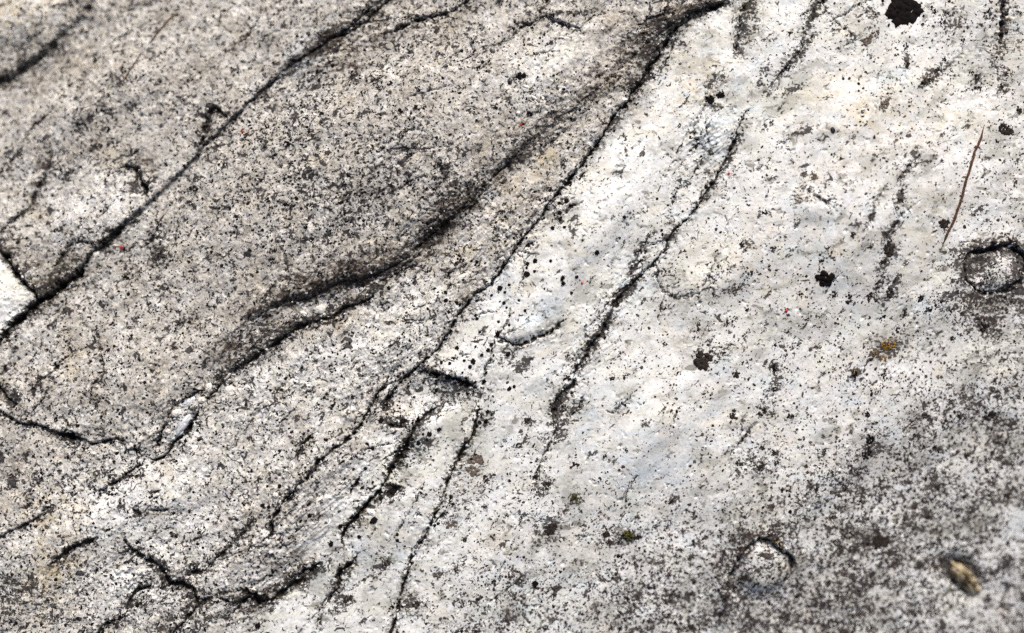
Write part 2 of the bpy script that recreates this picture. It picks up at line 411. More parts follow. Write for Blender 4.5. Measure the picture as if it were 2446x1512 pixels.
# ------------------------------------------------------------------ zone maps of the stone: specks, stain, whiteness, tints, with some painted light and shade
SPECK = np.full_like(H, 0.46); STAIN_SHADE = np.zeros_like(H); WHITE = np.full_like(H, 0.25)
YELL = np.zeros_like(H); BLUE = np.zeros_like(H); SMUDGE = np.zeros_like(H); BROWN = np.zeros_like(H); MOSS = np.zeros_like(H)
GA, GB = GX * .64 - GY * .77, GX * .77 + GY * .64
right = sstep(-60, 60, (WX - 1245) + 0.72 * (WY - 605) + 30 * fbm(GX / 90, GY / 90, 2, 60))   # right of the middle crack
band = sstep(-40, 40, (WX - 1000) * 0.62 + (WY - 640))
WHITE += 0.68 * right + 0.22 * band
SPECK += -0.29 * right
SMUDGE += right * (.20 + .80 * sstep(-.15, .6, fbm(GA / 130, GB / 75, 4, 170, .6))) + 0.15
lowr = sstep(0.0, 1.0, ((GX - 1900) * 0.45 + (GY - 1090) * 0.89) / 520 + 0.40 + 0.22 * fbm(GX / 160, GY / 160, 3, 62))
SPECK += 0.50 * lowr
BROWN += 0.95 * sstep(0.0, 1.0, (GX - 1050) / 500 + (GY - 900) / 700 - 0.25)
for (arr, items) in (
  (SPECK, [(700,270,110,70,30,.25),(880,430,230,130,30,.22),(1000,480,160,100,30,.12),(620,390,120,110,0,.12),(560,720,200,120,20,.0),
           (1335,120,110,60,15,-.26),(820,1010,30,22,0,-.25),(1090,330,110,50,20,-.08),(1900,230,200,90,20,-.08),(2030,560,130,60,0,-.12),
           (1500,1010,90,120,50,-.15),(1650,1000,120,80,40,-.08),(250,500,60,60,0,-.2),(20,720,50,60,40,-.2),(2190,600,90,130,0,-.10),
           (260,1250,160,100,0,.0),(60,1450,110,90,0,.2),(130,110,200,90,20,.1),(1000,100,140,60,20,.1),(2300,1000,260,170,-10,.06),(2120,1330,260,130,20,.15),
           (2420,1240,60,50,0,-.35),(2010,1180,90,50,0,-.1),(1350,1330,90,60,20,-.08),(2370,660,110,90,0,.25),(2300,750,110,60,0,.2),(1150,1200,150,120,0,.16),(1350,1430,260,90,10,.20),(1620,1400,160,110,0,.14)]),
  (STAIN_SHADE, [(335,385,46,24,-30,.5),(190,355,60,20,20,.35),(95,430,18,60,-20,.4),(60,620,70,40,-40,.35),(1000,590,150,34,38,.45),(820,650,110,34,18,.65),(680,705,120,30,18,.60),(1110,470,110,34,40,.45),(1270,320,100,34,42,.42),
           (1440,190,80,40,40,.42),(1540,95,80,40,40,.6),(1670,20,60,26,25,.6),(1400,90,80,40,20,.35),(560,830,90,40,32,.4),
           (1280,470,60,22,50,.35),(1150,650,80,20,55,.3),(860,1240,90,60,40,.22),(700,1330,110,60,40,.22),(2300,960,240,190,0,.12),
           (2050,1300,240,110,20,.08),(880,110,110,45,30,.4),(760,150,70,40,35,.3),(300,250,150,60,30,.15),(800,80,90,40,35,.55),(250,590,50,16,30,.3),
           (120,680,90,40,40,.4),(100,170,110,40,35,.35),(380,610,40,22,-40,.4),(1080,470,70,30,35,.3),(1500,270,50,40,45,.2),
           (1770,1290,90,40,30,.35),(640,1420,90,24,30,.45),(2380,640,120,90,0,.10),(1780,70,30,50,0,.25),(1720,220,30,40,0,.22),(910,1330,60,50,0,.12),  # patches above the arched knob and beside the top crack paint shade
           (1120,1110,40,50,0,.22),(1300,600,60,14,45,.0),(1330,470,30,12,50,.2),(2330,140,60,90,0,.22)]),
  (WHITE, [(1330,120,120,60,20,.55),(1290,190,90,60,0,.35),(720,250,60,40,0,.1),(260,1190,150,90,20,.5),(300,1130,100,60,0,.1),
           (20,720,70,70,40,.6),(225,500,115,75,25,.5),(1190,680,40,90,-35,.3),(950,790,120,60,30,.3),(1010,680,60,20,35,.3),(800,860,120,50,30,.25),(1180,500,60,30,45,.25),(1500,1080,180,130,40,.15),
           (2200,1180,260,220,0,-.02),(2440,1240,60,50,0,.3),(60,40,110,60,20,.35),(700,160,50,30,35,.2),(640,930,130,70,20,.2),(420,1250,140,70,30,.25),(330,1400,120,70,20,.3)]),  # pale top-left corner paints sunlight into the stone
  (YELL, [(1130,600,120,40,48,.35),(1250,440,90,36,45,.4),(960,740,90,40,30,.2),(800,770,60,24,20,.6),(1650,180,60,70,-20,.55),(1640,235,30,26,0,.35),(1310,380,28,20,0,.8),(1960,215,90,40,20,.55),(2080,260,90,40,20,.45),
          (1900,600,230,70,5,.30),(2180,300,160,60,0,.3),(120,1360,55,150,-12,.65),(120,1230,100,60,0,.35),(1850,690,140,30,0,.3),(2190,560,60,120,0,.3),(40,60,140,70,20,.45),  # the warm top-left corner patch is painted sunlight
          (1290,560,70,30,50,.30),(1230,600,60,30,55,.25),(1440,200,70,30,40,.3),(1790,30,30,40,0,.4),(2410,60,40,100,0,.45),(1960,1120,160,60,30,.15),(1340,180,70,60,0,.15),(1130,690,60,20,55,.3)]),
  (BLUE, [(1510,690,70,50,40,.6),(1460,1000,120,90,45,.5),(1560,1130,130,80,45,.6),(1715,315,40,50,-30,.7),(1800,230,70,60,40,.5),(700,165,60,26,35,.6),
          (440,1010,16,46,-35,.8),(450,961,22,12,25,.8),(1190,700,26,60,-35,.6),(1290,1420,200,80,10,.5),(1000,1060,50,30,40,.6),(1960,640,80,50,0,.4),
          (2050,960,90,50,0,.4),(1280,760,40,90,0,.3),(760,100,100,40,35,.4),(2170,190,60,40,0,.5),(2420,1250,60,60,0,.5)]),
  (MOSS, [(15,185,60,20,35,.5),(150,640,80,22,35,.45),(70,700,40,30,-40,.4),(40,640,40,20,-45,.5),(1500,1284,30,18,0,.7),(1373,1189,16,14,0,.6),(620,1470,40,24,30,.45),
          (2120,835,40,36,0,.35),(1130,485,26,14,40,.6),(560,860,40,16,35,.35),(900,690,60,20,25,.3)]),
):
    for it in items:
        w, b = blob(*it[:5], warp=0.35)
        arr[w] += it[5] * b
# ragged blots of dark grime, crust and painted pit and ledge shade: x, y, rx, ry, angle, strength
BLOTS = [(2345,600,60,18,10,1),(2300,645,22,38,15,.9),(2425,690,30,16,0,.8),(2350,712,80,18,0,.65),(2280,705,36,22,0,.6),(2362,765,24,36,0,.8),(2425,640,12,36,0,.9),(2330,650,40,16,40,.6),(2440,720,20,50,0,.5),(1945,25,10,30,-25,.7),(1905,130,44,9,48,.75),(1860,185,36,8,52,.7),(1790,20,14,22,10,.7),(1775,60,16,26,0,.7),(1765,110,10,26,0,.6),(2280,60,30,14,30,.5),(2235,170,26,10,30,.7),(2210,200,20,10,20,.7),(2165,150,8,22,0,.6),(2400,60,9,60,0,.6),(2385,125,20,30,0,.6),(1895,325,30,8,38,.7),(2155,415,30,6,56,.6),(2140,470,10,20,-10,.7),(2120,550,30,8,56,.7),(2070,520,24,6,62,.6),(1640,440,24,6,62,.5),(1600,500,26,5,70,.5),(1550,570,26,6,52,.6),(1590,690,20,6,-45,.6),(1640,708,40,7,10,.4),(1350,480,24,7,35,.5),(1330,520,10,24,0,.5),(1420,350,30,8,55,.5),(1850,420,24,10,50,.35),(1780,590,12,14,0,.5),(1830,510,14,8,0,.4),(1490,520,20,14,0,.4),(1760,690,40,12,10,.35),(1700,850,50,20,20,.25),(1604,560,22,8,55,.8),(1592,592,16,7,70,.7),(1500,690,26,9,50,.9),(1478,715,22,9,55,.8),(1455,755,22,8,55,.8),(1438,790,20,11,55,.9),(1415,815,18,12,40,.9),(1398,850,18,10,55,.8),(1385,875,14,12,50,.7),(1345,945,24,12,40,.7),(1335,985,22,14,75,1),(1350,1010,20,14,45,.7),(1365,985,30,10,50,.6),(1340,1035,18,14,-40,.8),
 (1700,660,20,10,30,.4),(1760,330,26,8,55,.6),(1745,375,24,6,65,.5),(1700,440,26,10,55,.6),(1690,420,12,14,0,.5),(1620,440,30,5,70,.5),(1535,590,30,6,50,.5),(1515,640,16,9,65,.7),
 (1705,200,20,14,60,.5),(1712,260,26,9,-15,.5),(1790,30,18,30,20,.5),(1780,80,18,30,0,.55),(1770,110,12,22,0,.5),(1890,150,40,7,50,.5),(1900,120,30,8,45,.55),(1930,60,14,26,-25,.5),(1870,190,30,6,52,.5),(2080,25,12,18,20,.5),(2035,85,10,10,0,.6),(2270,40,26,20,0,.45),(2394,120,20,26,0,.5),(2400,190,14,40,-10,.5),(2434,60,12,50,0,.3),(1915,320,22,7,35,.6),(1890,330,16,6,40,.5),(1895,210,26,8,30,.5),  # blots right of the short top crack paint a shade patch
 (1910,462,22,12,50,.45),(1940,468,26,7,-30,.5),(2240,545,18,14,30,.5),(2125,600,18,20,30,.7),(2110,630,24,12,40,.6),(2130,680,24,7,55,.7),(2095,690,24,9,50,.6),(2120,705,24,16,40,.5),(2080,710,16,14,30,.5),(2340,665,40,40,0,.35),(2310,640,22,30,20,.6),(2330,625,40,14,15,.7),(2400,600,50,12,0,.6),(2310,720,50,30,0,.5),(2350,760,30,50,0,.5),(2430,660,18,40,0,.6),  # first blot paints the shade at the short bent crack
 (2350,1000,60,30,0,.3),(2200,1000,50,14,15,.4),(2080,1070,24,30,-20,.7),(1850,900,14,40,-10,.5),(1830,985,16,20,20,.5),(1810,1100,30,26,30,.6),(2000,1150,60,30,30,.3),(2240,1160,30,16,40,.4),(2100,1290,60,30,-20,.5),(2030,1450,60,30,0,.4),(1780,1290,50,16,35,.5),(1850,1280,50,14,-30,.5),(1740,1420,12,50,-8,.5),(2390,1190,40,16,0,.4),(1700,1480,60,30,20,.35),(1850,1480,80,26,0,.35),(2276,1352,30,22,-40,1),(2290,1385,14,34,40,.9),(2335,1370,26,10,-47,.6),(2116,832,32,20,0,.6),(2086,846,14,14,0,.6),(2039,890,12,12,0,.7),  # blots round the tan stone and over the arched knob paint shadow
 (1310,1260,30,24,40,.7),(1300,1160,16,24,-10,.6),(1370,1200,30,14,50,.4),(1480,1285,50,14,10,.5),(1500,1284,24,16,0,.6),(1610,1190,10,22,-25,.5),(1260,1000,12,12,0,.6),(1100,1190,60,40,40,.25),(1250,870,12,26,-15,.7),(1225,845,30,12,30,.6),(1165,1000,16,14,0,.6),(820,1435,22,22,0,.5),(985,1440,22,18,0,.5),(910,1350,16,26,-40,.45),(1090,1350,30,12,30,.4),
 (1100,925,50,16,-20,.7),(1070,945,40,24,0,.45),(930,1005,24,10,-20,.7),(960,1010,26,12,0,.6),(1010,1000,40,14,40,.7),(985,1045,22,16,50,.9),(1010,1060,30,14,30,.6),(950,1100,30,14,60,.8),(925,1170,26,12,50,.6),(945,1172,20,9,0,.9),(905,1190,26,9,45,.7),(840,1245,24,9,55,.6),(830,1360,34,12,50,.7),(740,1370,44,12,35,.8),(690,1400,40,12,35,.8),(620,1435,26,16,0,.8),(580,1420,40,12,0,.6),(720,1380,16,30,0,.6),
 (1040,560,46,16,38,1),(1010,580,20,14,40,.9),(935,640,40,14,32,.7),(860,665,50,14,20,.85),(790,680,50,12,15,.7),(720,710,60,14,15,.6),(650,730,50,12,20,.5),(1110,490,36,12,45,.7),(1075,485,40,12,40,.5),(880,700,40,12,30,.6),(820,735,40,12,30,.7),(740,770,60,14,20,.6),(690,780,50,14,20,.7),(640,800,40,20,30,.6),(580,860,50,12,30,.6),(530,900,30,14,45,.7),(560,820,60,14,35,.4),
 (1705,14,40,9,15,.85),(1640,40,40,12,35,.7),(1600,70,40,22,45,.7),(1570,110,30,22,50,.6),(1540,160,24,26,50,.6),(1515,200,22,16,45,.7),(1565,55,34,14,40,.5),(1505,95,26,14,40,.4),(1490,140,24,12,50,.4),(1470,290,30,9,55,.6),(1450,195,26,16,45,.4),(1395,240,24,12,40,.4),(1330,290,20,14,42,.4),(1290,305,16,10,20,.5),(1260,350,26,12,42,.6),(1230,385,26,14,40,.7),(1350,440,36,8,50,.5),(1280,460,30,12,40,.3),(1300,40,40,8,20,.5),(1360,40,60,16,10,.3),
 (800,78,26,9,40,.6),(772,92,12,12,0,.7),(740,130,40,16,40,.5),(700,160,50,12,35,.4),(850,48,40,8,40,.45),(900,25,40,10,30,.35),(530,270,26,8,-15,.9),(500,300,10,26,-20,.6),(300,405,30,6,0,.4),(345,450,16,7,-60,.6),(270,560,50,9,33,.7),(150,640,70,10,33,.5),(110,690,60,16,40,.6),(40,650,50,10,-48,.8),(15,600,20,18,0,.8),(60,755,60,12,42,.7),(380,615,20,30,-30,.55),(300,650,16,26,10,.4),(460,450,26,14,30,.5),(160,1040,40,8,-12,.9),(20,945,34,12,-45,.7),
 (10,190,40,14,30,.8),(60,110,40,14,30,.4),(120,110,30,10,35,.4),(40,165,50,9,35,.5),(290,175,30,9,15,.5),(230,140,12,16,0,.5),(290,190,20,16,40,.5),(195,300,24,14,0,.45),(150,20,40,10,20,.4),
 (190,1300,44,9,25,.8),(150,1330,30,9,40,.7),(60,1410,40,12,25,.6),(20,1390,40,22,20,.4),(20,1450,40,40,0,.4),(100,1480,60,40,0,.3),(330,1325,34,9,-30,.7),(380,1350,30,12,-35,.9),(400,1385,14,18,0,.9),(430,1395,34,10,0,.8),(465,1420,10,26,0,.8),(480,1440,26,12,30,.7),(465,1365,26,10,10,.8),(350,1395,40,8,45,.5),(310,1440,16,30,-30,.4),(110,1222,36,7,35,.6),(335,1225,18,14,0,.6),(400,1220,36,7,0,.4),(560,1290,60,9,45,.5),(500,1480,60,10,45,.4),(395,1490,50,10,45,.6),(370,1500,40,12,0,.5),(250,1500,50,8,25,.5),(300,1140,40,8,30,.4)]
BLOT = np.zeros_like(H)
for it in BLOTS:
    w, b = blob(it[0], it[1], 1.25 * it[2], 1.25 * it[3], it[4], warp=0.45)
    BLOT[w] = np.maximum(BLOT[w], 1.55 * it[5] * b)
GA, GB = GX * .64 - GY * .77, GX * .77 + GY * .64
streaks = fbm(GA / 60 + 3, (GB + bend) / 26, 4, 140, .68) + .5 * fbm(GX / 110, GY / 110, 2, 144)
BLOT = np.maximum(BLOT, (.25 + .5 * right) * sstep(.52, 1.1, streaks))
SMUDGE += .55 * right * sstep(.05, .8, fbm(GA / 85, GB / 42, 3, 148))
grime_shade = np.clip(.55 + 1.1 * fbm(GX / 34, GY / 34, 3, 64), 0, 1.5)       # patchy soiling and painted shading beside the cracks
STAIN_SHADE = 1.3 * STAIN_SHADE + 0.6 * HALO * grime_shade
SPECK += 0.28 * HALO
SMUDGE += 0.4 * HALO * grime_shade
patch = fbm(GX / 45, GY / 45, 3, 66)
SPECK += 0.15 * patch + 0.10 * fbm(GX / 150, GY / 150, 2, 69)
STAIN_SHADE += (1 - .75 * right) * .20 * sstep(.15, 1.0, fbm(GX / 85, GY / 70, 3, 150)) + (1 - .8 * right) * .12 * sstep(.0, .9, fbm(GX / 240, GY / 200, 2, 154))
STAIN_SHADE *= np.clip(0.95 + 0.6 * fbm(GU / 60, (GV + bend) / 16, 3, 71), 0.2, 1.5)
WHITE += 0.13 * fbm(GX / 70, GY / 70, 3, 75)
BLUE += 0.10 * right + 0.45 * sstep(.05, .8, fbm(GX / 80, GY / 80, 3, 78)) * right
YELL += 0.05 * right + 0.30 * sstep(.15, .8, fbm(GX / 110, GY / 110, 3, 81))
SPECK += lowr * (.30 * fbm(GX / 55, GY / 48, 3, 160) + .14 * fbm(GX / 20, GY / 20, 2, 163))
wedge = np.minimum((-116 * WX + 97 * (WY - 600)) / 151, (-90 * (WX - 97) - 97 * (WY - 716)) / 132)
wedge = sstep(3, 14, wedge)
STAIN_SHADE *= 1 - .9 * wedge; BLOT *= 1 - .9 * wedge; SPECK += wedge * (.16 - SPECK); WHITE += wedge * (1 - WHITE)
for a in (SPECK, STAIN_SHADE, WHITE, YELL, BLUE, SMUDGE, BROWN, MOSS, BLOT):
    np.clip(a, 0, 1, out=a)

ZZ = (ZM + H * 0.001).astype(np.float32)

def height(x, y):
    i = np.clip(np.searchsorted(xs, x) - 1, 0, NX - 2); j = np.clip(np.searchsorted(ys, y) - 1, 0, NY - 2)
    fx = np.clip((x - xs[i]) / (xs[i + 1] - xs[i]), 0, 1); fy = np.clip((y - ys[j]) / (ys[j + 1] - ys[j]), 0, 1)
    return (ZZ[j, i] * (1 - fx) * (1 - fy) + ZZ[j, i + 1] * fx * (1 - fy) + ZZ[j + 1, i] * (1 - fx) * fy + ZZ[j + 1, i + 1] * fx * fy)

def sample(arr, gx, gy):
    x, y = to_world(gx, gy)
    i = np.clip(np.searchsorted(xs, x), 0, NX - 1); j = np.clip(np.searchsorted(ys, y), 0, NY - 1)
    return arr[j, i]

# ------------------------------------------------------------------ materials
class Nodes:
    def __init__(self, name):
        self.m = bpy.data.materials.new(name); self.m.use_nodes = True
        self.t = self.m.node_tree; self.n = self.t.nodes; self.b = self.n['Principled BSDF']
    def new(self, kind, **kw):
        n = self.n.new(kind)
        for k, v in kw.items():
            setattr(n, k, v)
        return n
    def put(self, sock, v):
        if hasattr(v, 'default_value') or hasattr(v, 'links'):
            self.t.links.new(v, sock)
        else:
            sock.default_value = v
    def math(self, op, a, b=0.0, c=0.0, clamp=False):
        n = self.new('ShaderNodeMath', operation=op, use_clamp=clamp)
        self.put(n.inputs[0], a); self.put(n.inputs[1], b); self.put(n.inputs[2], c)
        return n.outputs[0]
    def noise(self, vec, scale, detail=3.0, rough=0.55, dist=0.0):
        n = self.new('ShaderNodeTexNoise'); self.put(n.inputs['Vector'], vec)
        n.inputs['Scale'].default_value = scale; n.inputs['Detail'].default_value = detail
        n.inputs['Roughness'].default_value = rough; n.inputs['Distortion'].default_value = dist
        return n.outputs['Fac']
    def ramp(self, x, a, b, lo=0.0, hi=1.0):
        n = self.new('ShaderNodeMapRange', interpolation_type='SMOOTHSTEP')
        self.put(n.inputs[0], x); self.put(n.inputs[1], a); self.put(n.inputs[2], b); self.put(n.inputs[3], lo); self.put(n.inputs[4], hi)
        return n.outputs[0]
    def mix(self, f, a, b, mode='MIX'):
        n = self.new('ShaderNodeMix', data_type='RGBA', blend_type=mode)
        self.put(n.inputs[0], f); self.put(n.inputs[6], a); self.put(n.inputs[7], b)
        return n.outputs[2]

def rgb(r, g, b):
    return (r, g, b, 1.0)

def rock_material():
    N = Nodes('speckled pale rock')
    P = N.new('ShaderNodeTexCoord').outputs['Object']
    mp = N.new('ShaderNodeMapping'); N.put(mp.inputs[0], P)
    mp.inputs['Rotation'].default_value = (0, 0, R(-38)); mp.inputs['Scale'].default_value = (0.5, 1.0, 1.0)
    G = mp.outputs[0]
    mp2 = N.new('ShaderNodeMapping'); N.put(mp2.inputs[0], P)
    mp2.inputs['Rotation'].default_value = (0, 0, R(-36)); mp2.inputs['Scale'].default_value = (0.24, 1.0, 1.0)
    G2 = mp2.outputs[0]
    def attr(name):
        a = N.new('ShaderNodeAttribute', attribute_name=name)
        s = N.new('ShaderNodeSeparateColor'); N.t.links.new(a.outputs['Color'], s.inputs[0])
        return s.outputs[0], s.outputs[1], s.outputs[2]
    speck, stain_shade, white = attr('zone_a')
    yell, dirt_shade, blue = attr('zone_b')
    smudge, brown, moss = attr('zone_c')
    blot, halo, vein = attr('zone_d')
    n60 = N.noise(P, 75, 4, .6)
    w = N.math('ADD', white, N.math('MULTIPLY', N.math('SUBTRACT', n60, .5), 1.3), clamp=True)
    col = N.mix(w, rgb(.500, .470, .425), rgb(.875, .885, .88))
    # mineral grains
    vor = N.new('ShaderNodeTexVoronoi'); N.put(vor.inputs['Vector'], P); vor.inputs['Scale'].default_value = 620
    gs = N.new('ShaderNodeSeparateColor'); N.t.links.new(vor.outputs['Color'], gs.inputs[0])
    calm = N.ramp(white, .55, .95)
    tone = N.ramp(gs.outputs[0], 0, 1, N.math('ADD', .78, N.math('MULTIPLY', calm, .15)), N.math('SUBTRACT', 1.12, N.math('MULTIPLY', calm, .08)))
    tone = N.math('MULTIPLY', tone, N.ramp(N.noise(P, 260, 4, .65), .36, .64, N.math('ADD', .76, N.math('MULTIPLY', calm, .14)), N.math('SUBTRACT', 1.16, N.math('MULTIPLY', calm, .10))))
    tint = N.new('ShaderNodeCombineColor')
    N.put(tint.inputs[0], tone); N.put(tint.inputs[1], tone); N.put(tint.inputs[2], N.math('MULTIPLY', tone, N.ramp(gs.outputs[1], 0, 1, .95, 1.04)))
    col = N.mix(1.0, col, tint.outputs[0], 'MULTIPLY')
    col = N.mix(N.math('MULTIPLY', yell, N.ramp(N.noise(P, 170, 4, .6), .4, .6, .15, .95)), col, rgb(.62, .52, .33))
    col = N.mix(N.math('MULTIPLY', blue, N.ramp(N.noise(G, 110, 4, .6), .42, .58, .1, .95)), col, rgb(.64, .735, .80))
    cream = N.math('MULTIPLY', N.ramp(N.noise(G, 48, 4, .62, .5), .50, .60), N.math('MULTIPLY', calm, .30))
    col = N.mix(cream, col, rgb(.70, .69, .56))
    col = N.mix(N.math('MULTIPLY', brown, N.ramp(N.noise(P, 60, 3), .44, .60, .0, .22)), col, rgb(.70, .62, .58))
    # grey-olive smudges of thin algae, drawn out along the grain
    th1 = N.math('SUBTRACT', .675, N.math('MULTIPLY', smudge, .115))
    sm1 = N.ramp(N.noise(G, 190, 5, .66, .5), th1, N.math('ADD', th1, .06))
    col = N.mix(N.math('MULTIPLY', sm1, .72), col, rgb(.17, .155, .12))
    sm2 = N.ramp(N.noise(G, 62, 6, .70, .6), .475, .60)
    col = N.mix(N.math('MULTIPLY', N.math('MULTIPLY', sm2, smudge), .62), col, rgb(.33, .33, .295))
    col = N.mix(N.math('MULTIPLY', vein, N.ramp(N.noise(G2, 420, 3), .4, .6, .6, .95)), col, rgb(.135, .140, .148))
    # brown-black weathering film, with painted shade beside cracks and ledges
    film = N.math('MULTIPLY', stain_shade, N.math('ADD', N.ramp(N.noise(G2, 300, 4, .74), .45, .565, .04, 1.0), N.ramp(N.noise(P, 400, 4, .74), .46, .565, .0, .75)), clamp=True)
    col = N.mix(film, col, rgb(.070, .050, .034))
    mo = N.math('MULTIPLY', moss, N.ramp(N.noise(P, 420, 4, .7), .42, .56), clamp=True)
    col = N.mix(N.math('MULTIPLY', mo, .85), col, rgb(.075, .072, .022))
    bn = N.math('ADD', N.math('MULTIPLY', N.noise(P, 520, 4, .72), .62), N.math('MULTIPLY', N.noise(G2, 260, 4, .7), .38))
    bn = N.math('ADD', bn, N.math('MULTIPLY', blot, .125))
    bm = N.math('MULTIPLY', N.ramp(bn, .555, .595), N.ramp(blot, .03, .22))
    col = N.mix(N.math('MULTIPLY', bm, .93), col, N.mix(brown, rgb(.014, .011, .008), rgb(.030, .021, .018)))
    # specks of crust lichen, in three sizes
    lich = N.mix(brown, rgb(.020, .016, .019), rgb(.042, .029, .025))
    lich = N.mix(N.ramp(N.noise(P, 900, 2), .45, .6), lich, rgb(.015, .012, .012))
    def specks(scale, lo, hi, soft, dist=0.3, vec=P, rough=.62):
        th = N.math('SUBTRACT', hi, N.math('MULTIPLY', speck, hi - lo))
        return N.ramp(N.noise(vec, scale, 3, rough, dist), th, N.math('ADD', th, soft))
    s1 = specks(400, .495, .655, .035)
    s2 = specks(860, .500, .650, .05)
    s3 = specks(165, .528, .665, .03, .8, P, .70)
    col = N.mix(N.math('MULTIPLY', s2, .80), col, N.mix(.35, lich, rgb(.16, .13, .11)))
    col = N.mix(N.math('MULTIPLY', s1, .93), col, lich)
    col = N.mix(N.math('MULTIPLY', s3, .93), col, lich)
    # soil and black crust in the cracks, with their deep shade painted in
    dm = N.ramp(N.math('ADD', dirt_shade, N.math('MULTIPLY', N.math('SUBTRACT', N.noise(P, 560, 3, .75), .5), 2.6)), .30, .62)
    col = N.mix(dm, col, N.mix(N.noise(P, 300), rgb(.010, .009, .008), rgb(.030, .023, .016)))
    N.put(N.b.inputs['Base Color'], col)
    N.put(N.b.inputs['Roughness'], N.ramp(N.noise(P, 500, 2), .3, .7, .62, .88))
    N.b.inputs['Specular IOR Level'].default_value = 0.35
    bump = N.new('ShaderNodeBump'); N.put(bump.inputs['Strength'], N.math('SUBTRACT', .60, N.math('MULTIPLY', calm, .35))); bump.inputs['Distance'].default_value = 0.0006
    hb = N.math('ADD', N.noise(P, 1100, 3, .65), N.math('MULTIPLY', s1, .35))
    N.put(bump.inputs['Height'], hb); N.put(N.b.inputs['Normal'], bump.outputs[0])
    return N.m

def plain_material(name, a, b, scale=900, rough=.85, bump=.5, lo=.35, hi=.65, spec=.3, vec='Object'):
    N = Nodes(name)
    P = N.new('ShaderNodeTexCoord').outputs[vec]
    f = N.ramp(N.noise(P, scale, 4, .6), lo, hi)
    N.put(N.b.inputs['Base Color'], N.mix(f, rgb(*a), rgb(*b)))
    N.b.inputs['Roughness'].default_value = rough
    N.b.inputs['Specular IOR Level'].default_value = spec
    bn = N.new('ShaderNodeBump'); bn.inputs['Strength'].default_value = bump; bn.inputs['Distance'].default_value = .0004
    N.put(bn.inputs['Height'], N.noise(P, scale * 1.5, 3)); N.put(N.b.inputs['Normal'], bn.outputs[0])
    return N.m

M_ROCK = rock_material()
M_BLACK = plain_material('black crust lichen', (.004, .003, .003), (.012, .008, .008), 1200, spec=.12)
M_DARK = plain_material('dark brown crust lichen', (.012, .009, .008), (.045, .034, .029), 900, spec=.15)
M_BROWNSP = plain_material('small brown lichen', (.014, .010, .009), (.075, .054, .048), 260, spec=.15, lo=.42, hi=.58)
M_BROWN = plain_material('grey brown crust lichen', (.075, .058, .046), (.19, .155, .13), 1000)
M_BLUEK = plain_material('blue black seed', (.008, .009, .013), (.02, .022, .03), 900, .45)
M_ORANGE = plain_material('orange granular lichen', (.19, .090, .006), (.38, .21, .012), 500)
M_MOSS = plain_material('dark olive moss', (.018, .018, .006), (.085, .080, .022), 900)
M_RED = plain_material('scarlet mite skin', (.55, .025, .008), (.75, .06, .02), 2000, .5)
M_PALE = plain_material('pale quartz', (.58, .55, .50), (.84, .83, .80), 380, .7)
M_QUARTZ = plain_material('blue white quartz', (.52, .54, .57), (.80, .82, .84), 260, .55)
M_FLAKE = plain_material('bright white flake', (.80, .78, .72), (.90, .89, .86), 300, .4)
M_ROOT = plain_material('red brown rootlet bark', (.045, .020, .012), (.13, .062, .036), 600, .8)
M_TAN = plain_material('tan loose stone', (.085, .060, .026), (.46, .38, .25), 190, .6, lo=.38, hi=.56)

# ------------------------------------------------------------------ slabs: the face split along its cracks
SEEDS = [  # x, y, label
    (250, 260, 'grey speckled slab in the upper left corner'),
    (15, 710, 'bright white wedge at the left edge below the dark corner crack'),
    (800, 430, 'big rounded grey slab densely peppered with black specks'),
    (980, 760, 'narrow slab between the two long diagonal cracks'),
    (1400, 520, 'white slab right of the long middle crack'),
    (2000, 500, 'broad white slab on the right with yellow tints'),
    (200, 1160, 'pale slab in the lower left with few cracks'),
    (780, 1240, 'grey brown slab above the ragged dark crack'),
    (950, 1250, 'white strip left of the thin steep crack'),
    (1040, 945, 'sunken hollow with a dark broken rim'),
    (2385, 650, 'lichen covered knob inside a dark crescent crack'),
    (1820, 1355, 'speckled rounded knob under a dark arched crack'),
    (300, 1450, 'pale slab at the lower left edge'),
    (650, 1490, 'white slab below the ragged dark crack'),
    (888, 955, 'short chip between two parallel cracks'),
]
CS = 6
LW, LH = 2446 // CS + 1, 1512 // CS + 1
lab = np.full((LH, LW), -1, np.int32)
wall = np.zeros((LH, LW), bool)
for pts in WALL_SEGS:
    for a, b in zip(pts[:-1], pts[1:]):
        n = int(max(abs(b[0] - a[0]), abs(b[1] - a[1])) / 2) + 2
        for t in np.linspace(0, 1, n):
            i = int((a[0] + t * (b[0] - a[0])) / CS); j = int((a[1] + t * (b[1] - a[1])) / CS)
            for di, dj in ((0, 0), (1, 0), (0, 1)):
                if 0 <= i + di < LW and 0 <= j + dj < LH:
                    wall[j + dj, i + di] = True
from collections import deque
def flood(queue, through):
    while queue:
        j, i = queue.popleft()
        for dj, di in ((1, 0), (-1, 0), (0, 1), (0, -1)):
            a, b = j + dj, i + di
            if 0 <= a < LH and 0 <= b < LW and lab[a, b] < 0 and (through or not wall[a, b]):
                lab[a, b] = lab[j, i]; queue.append((a, b))
q = deque()
for k, (x, y, _) in enumerate(SEEDS):
    j, i = int(y / CS), int(x / CS)
    lab[j, i] = k; q.append((j, i))
flood(q, False)
flood(deque((j, i) for j in range(LH) for i in range(LW) if lab[j, i] >= 0), True)
li = np.clip((WX / CS).astype(int), 0, LW - 1); lj = np.clip((WY / CS).astype(int), 0, LH - 1)
VLAB = lab[lj, li]
QLAB = VLAB[:-1, :-1]

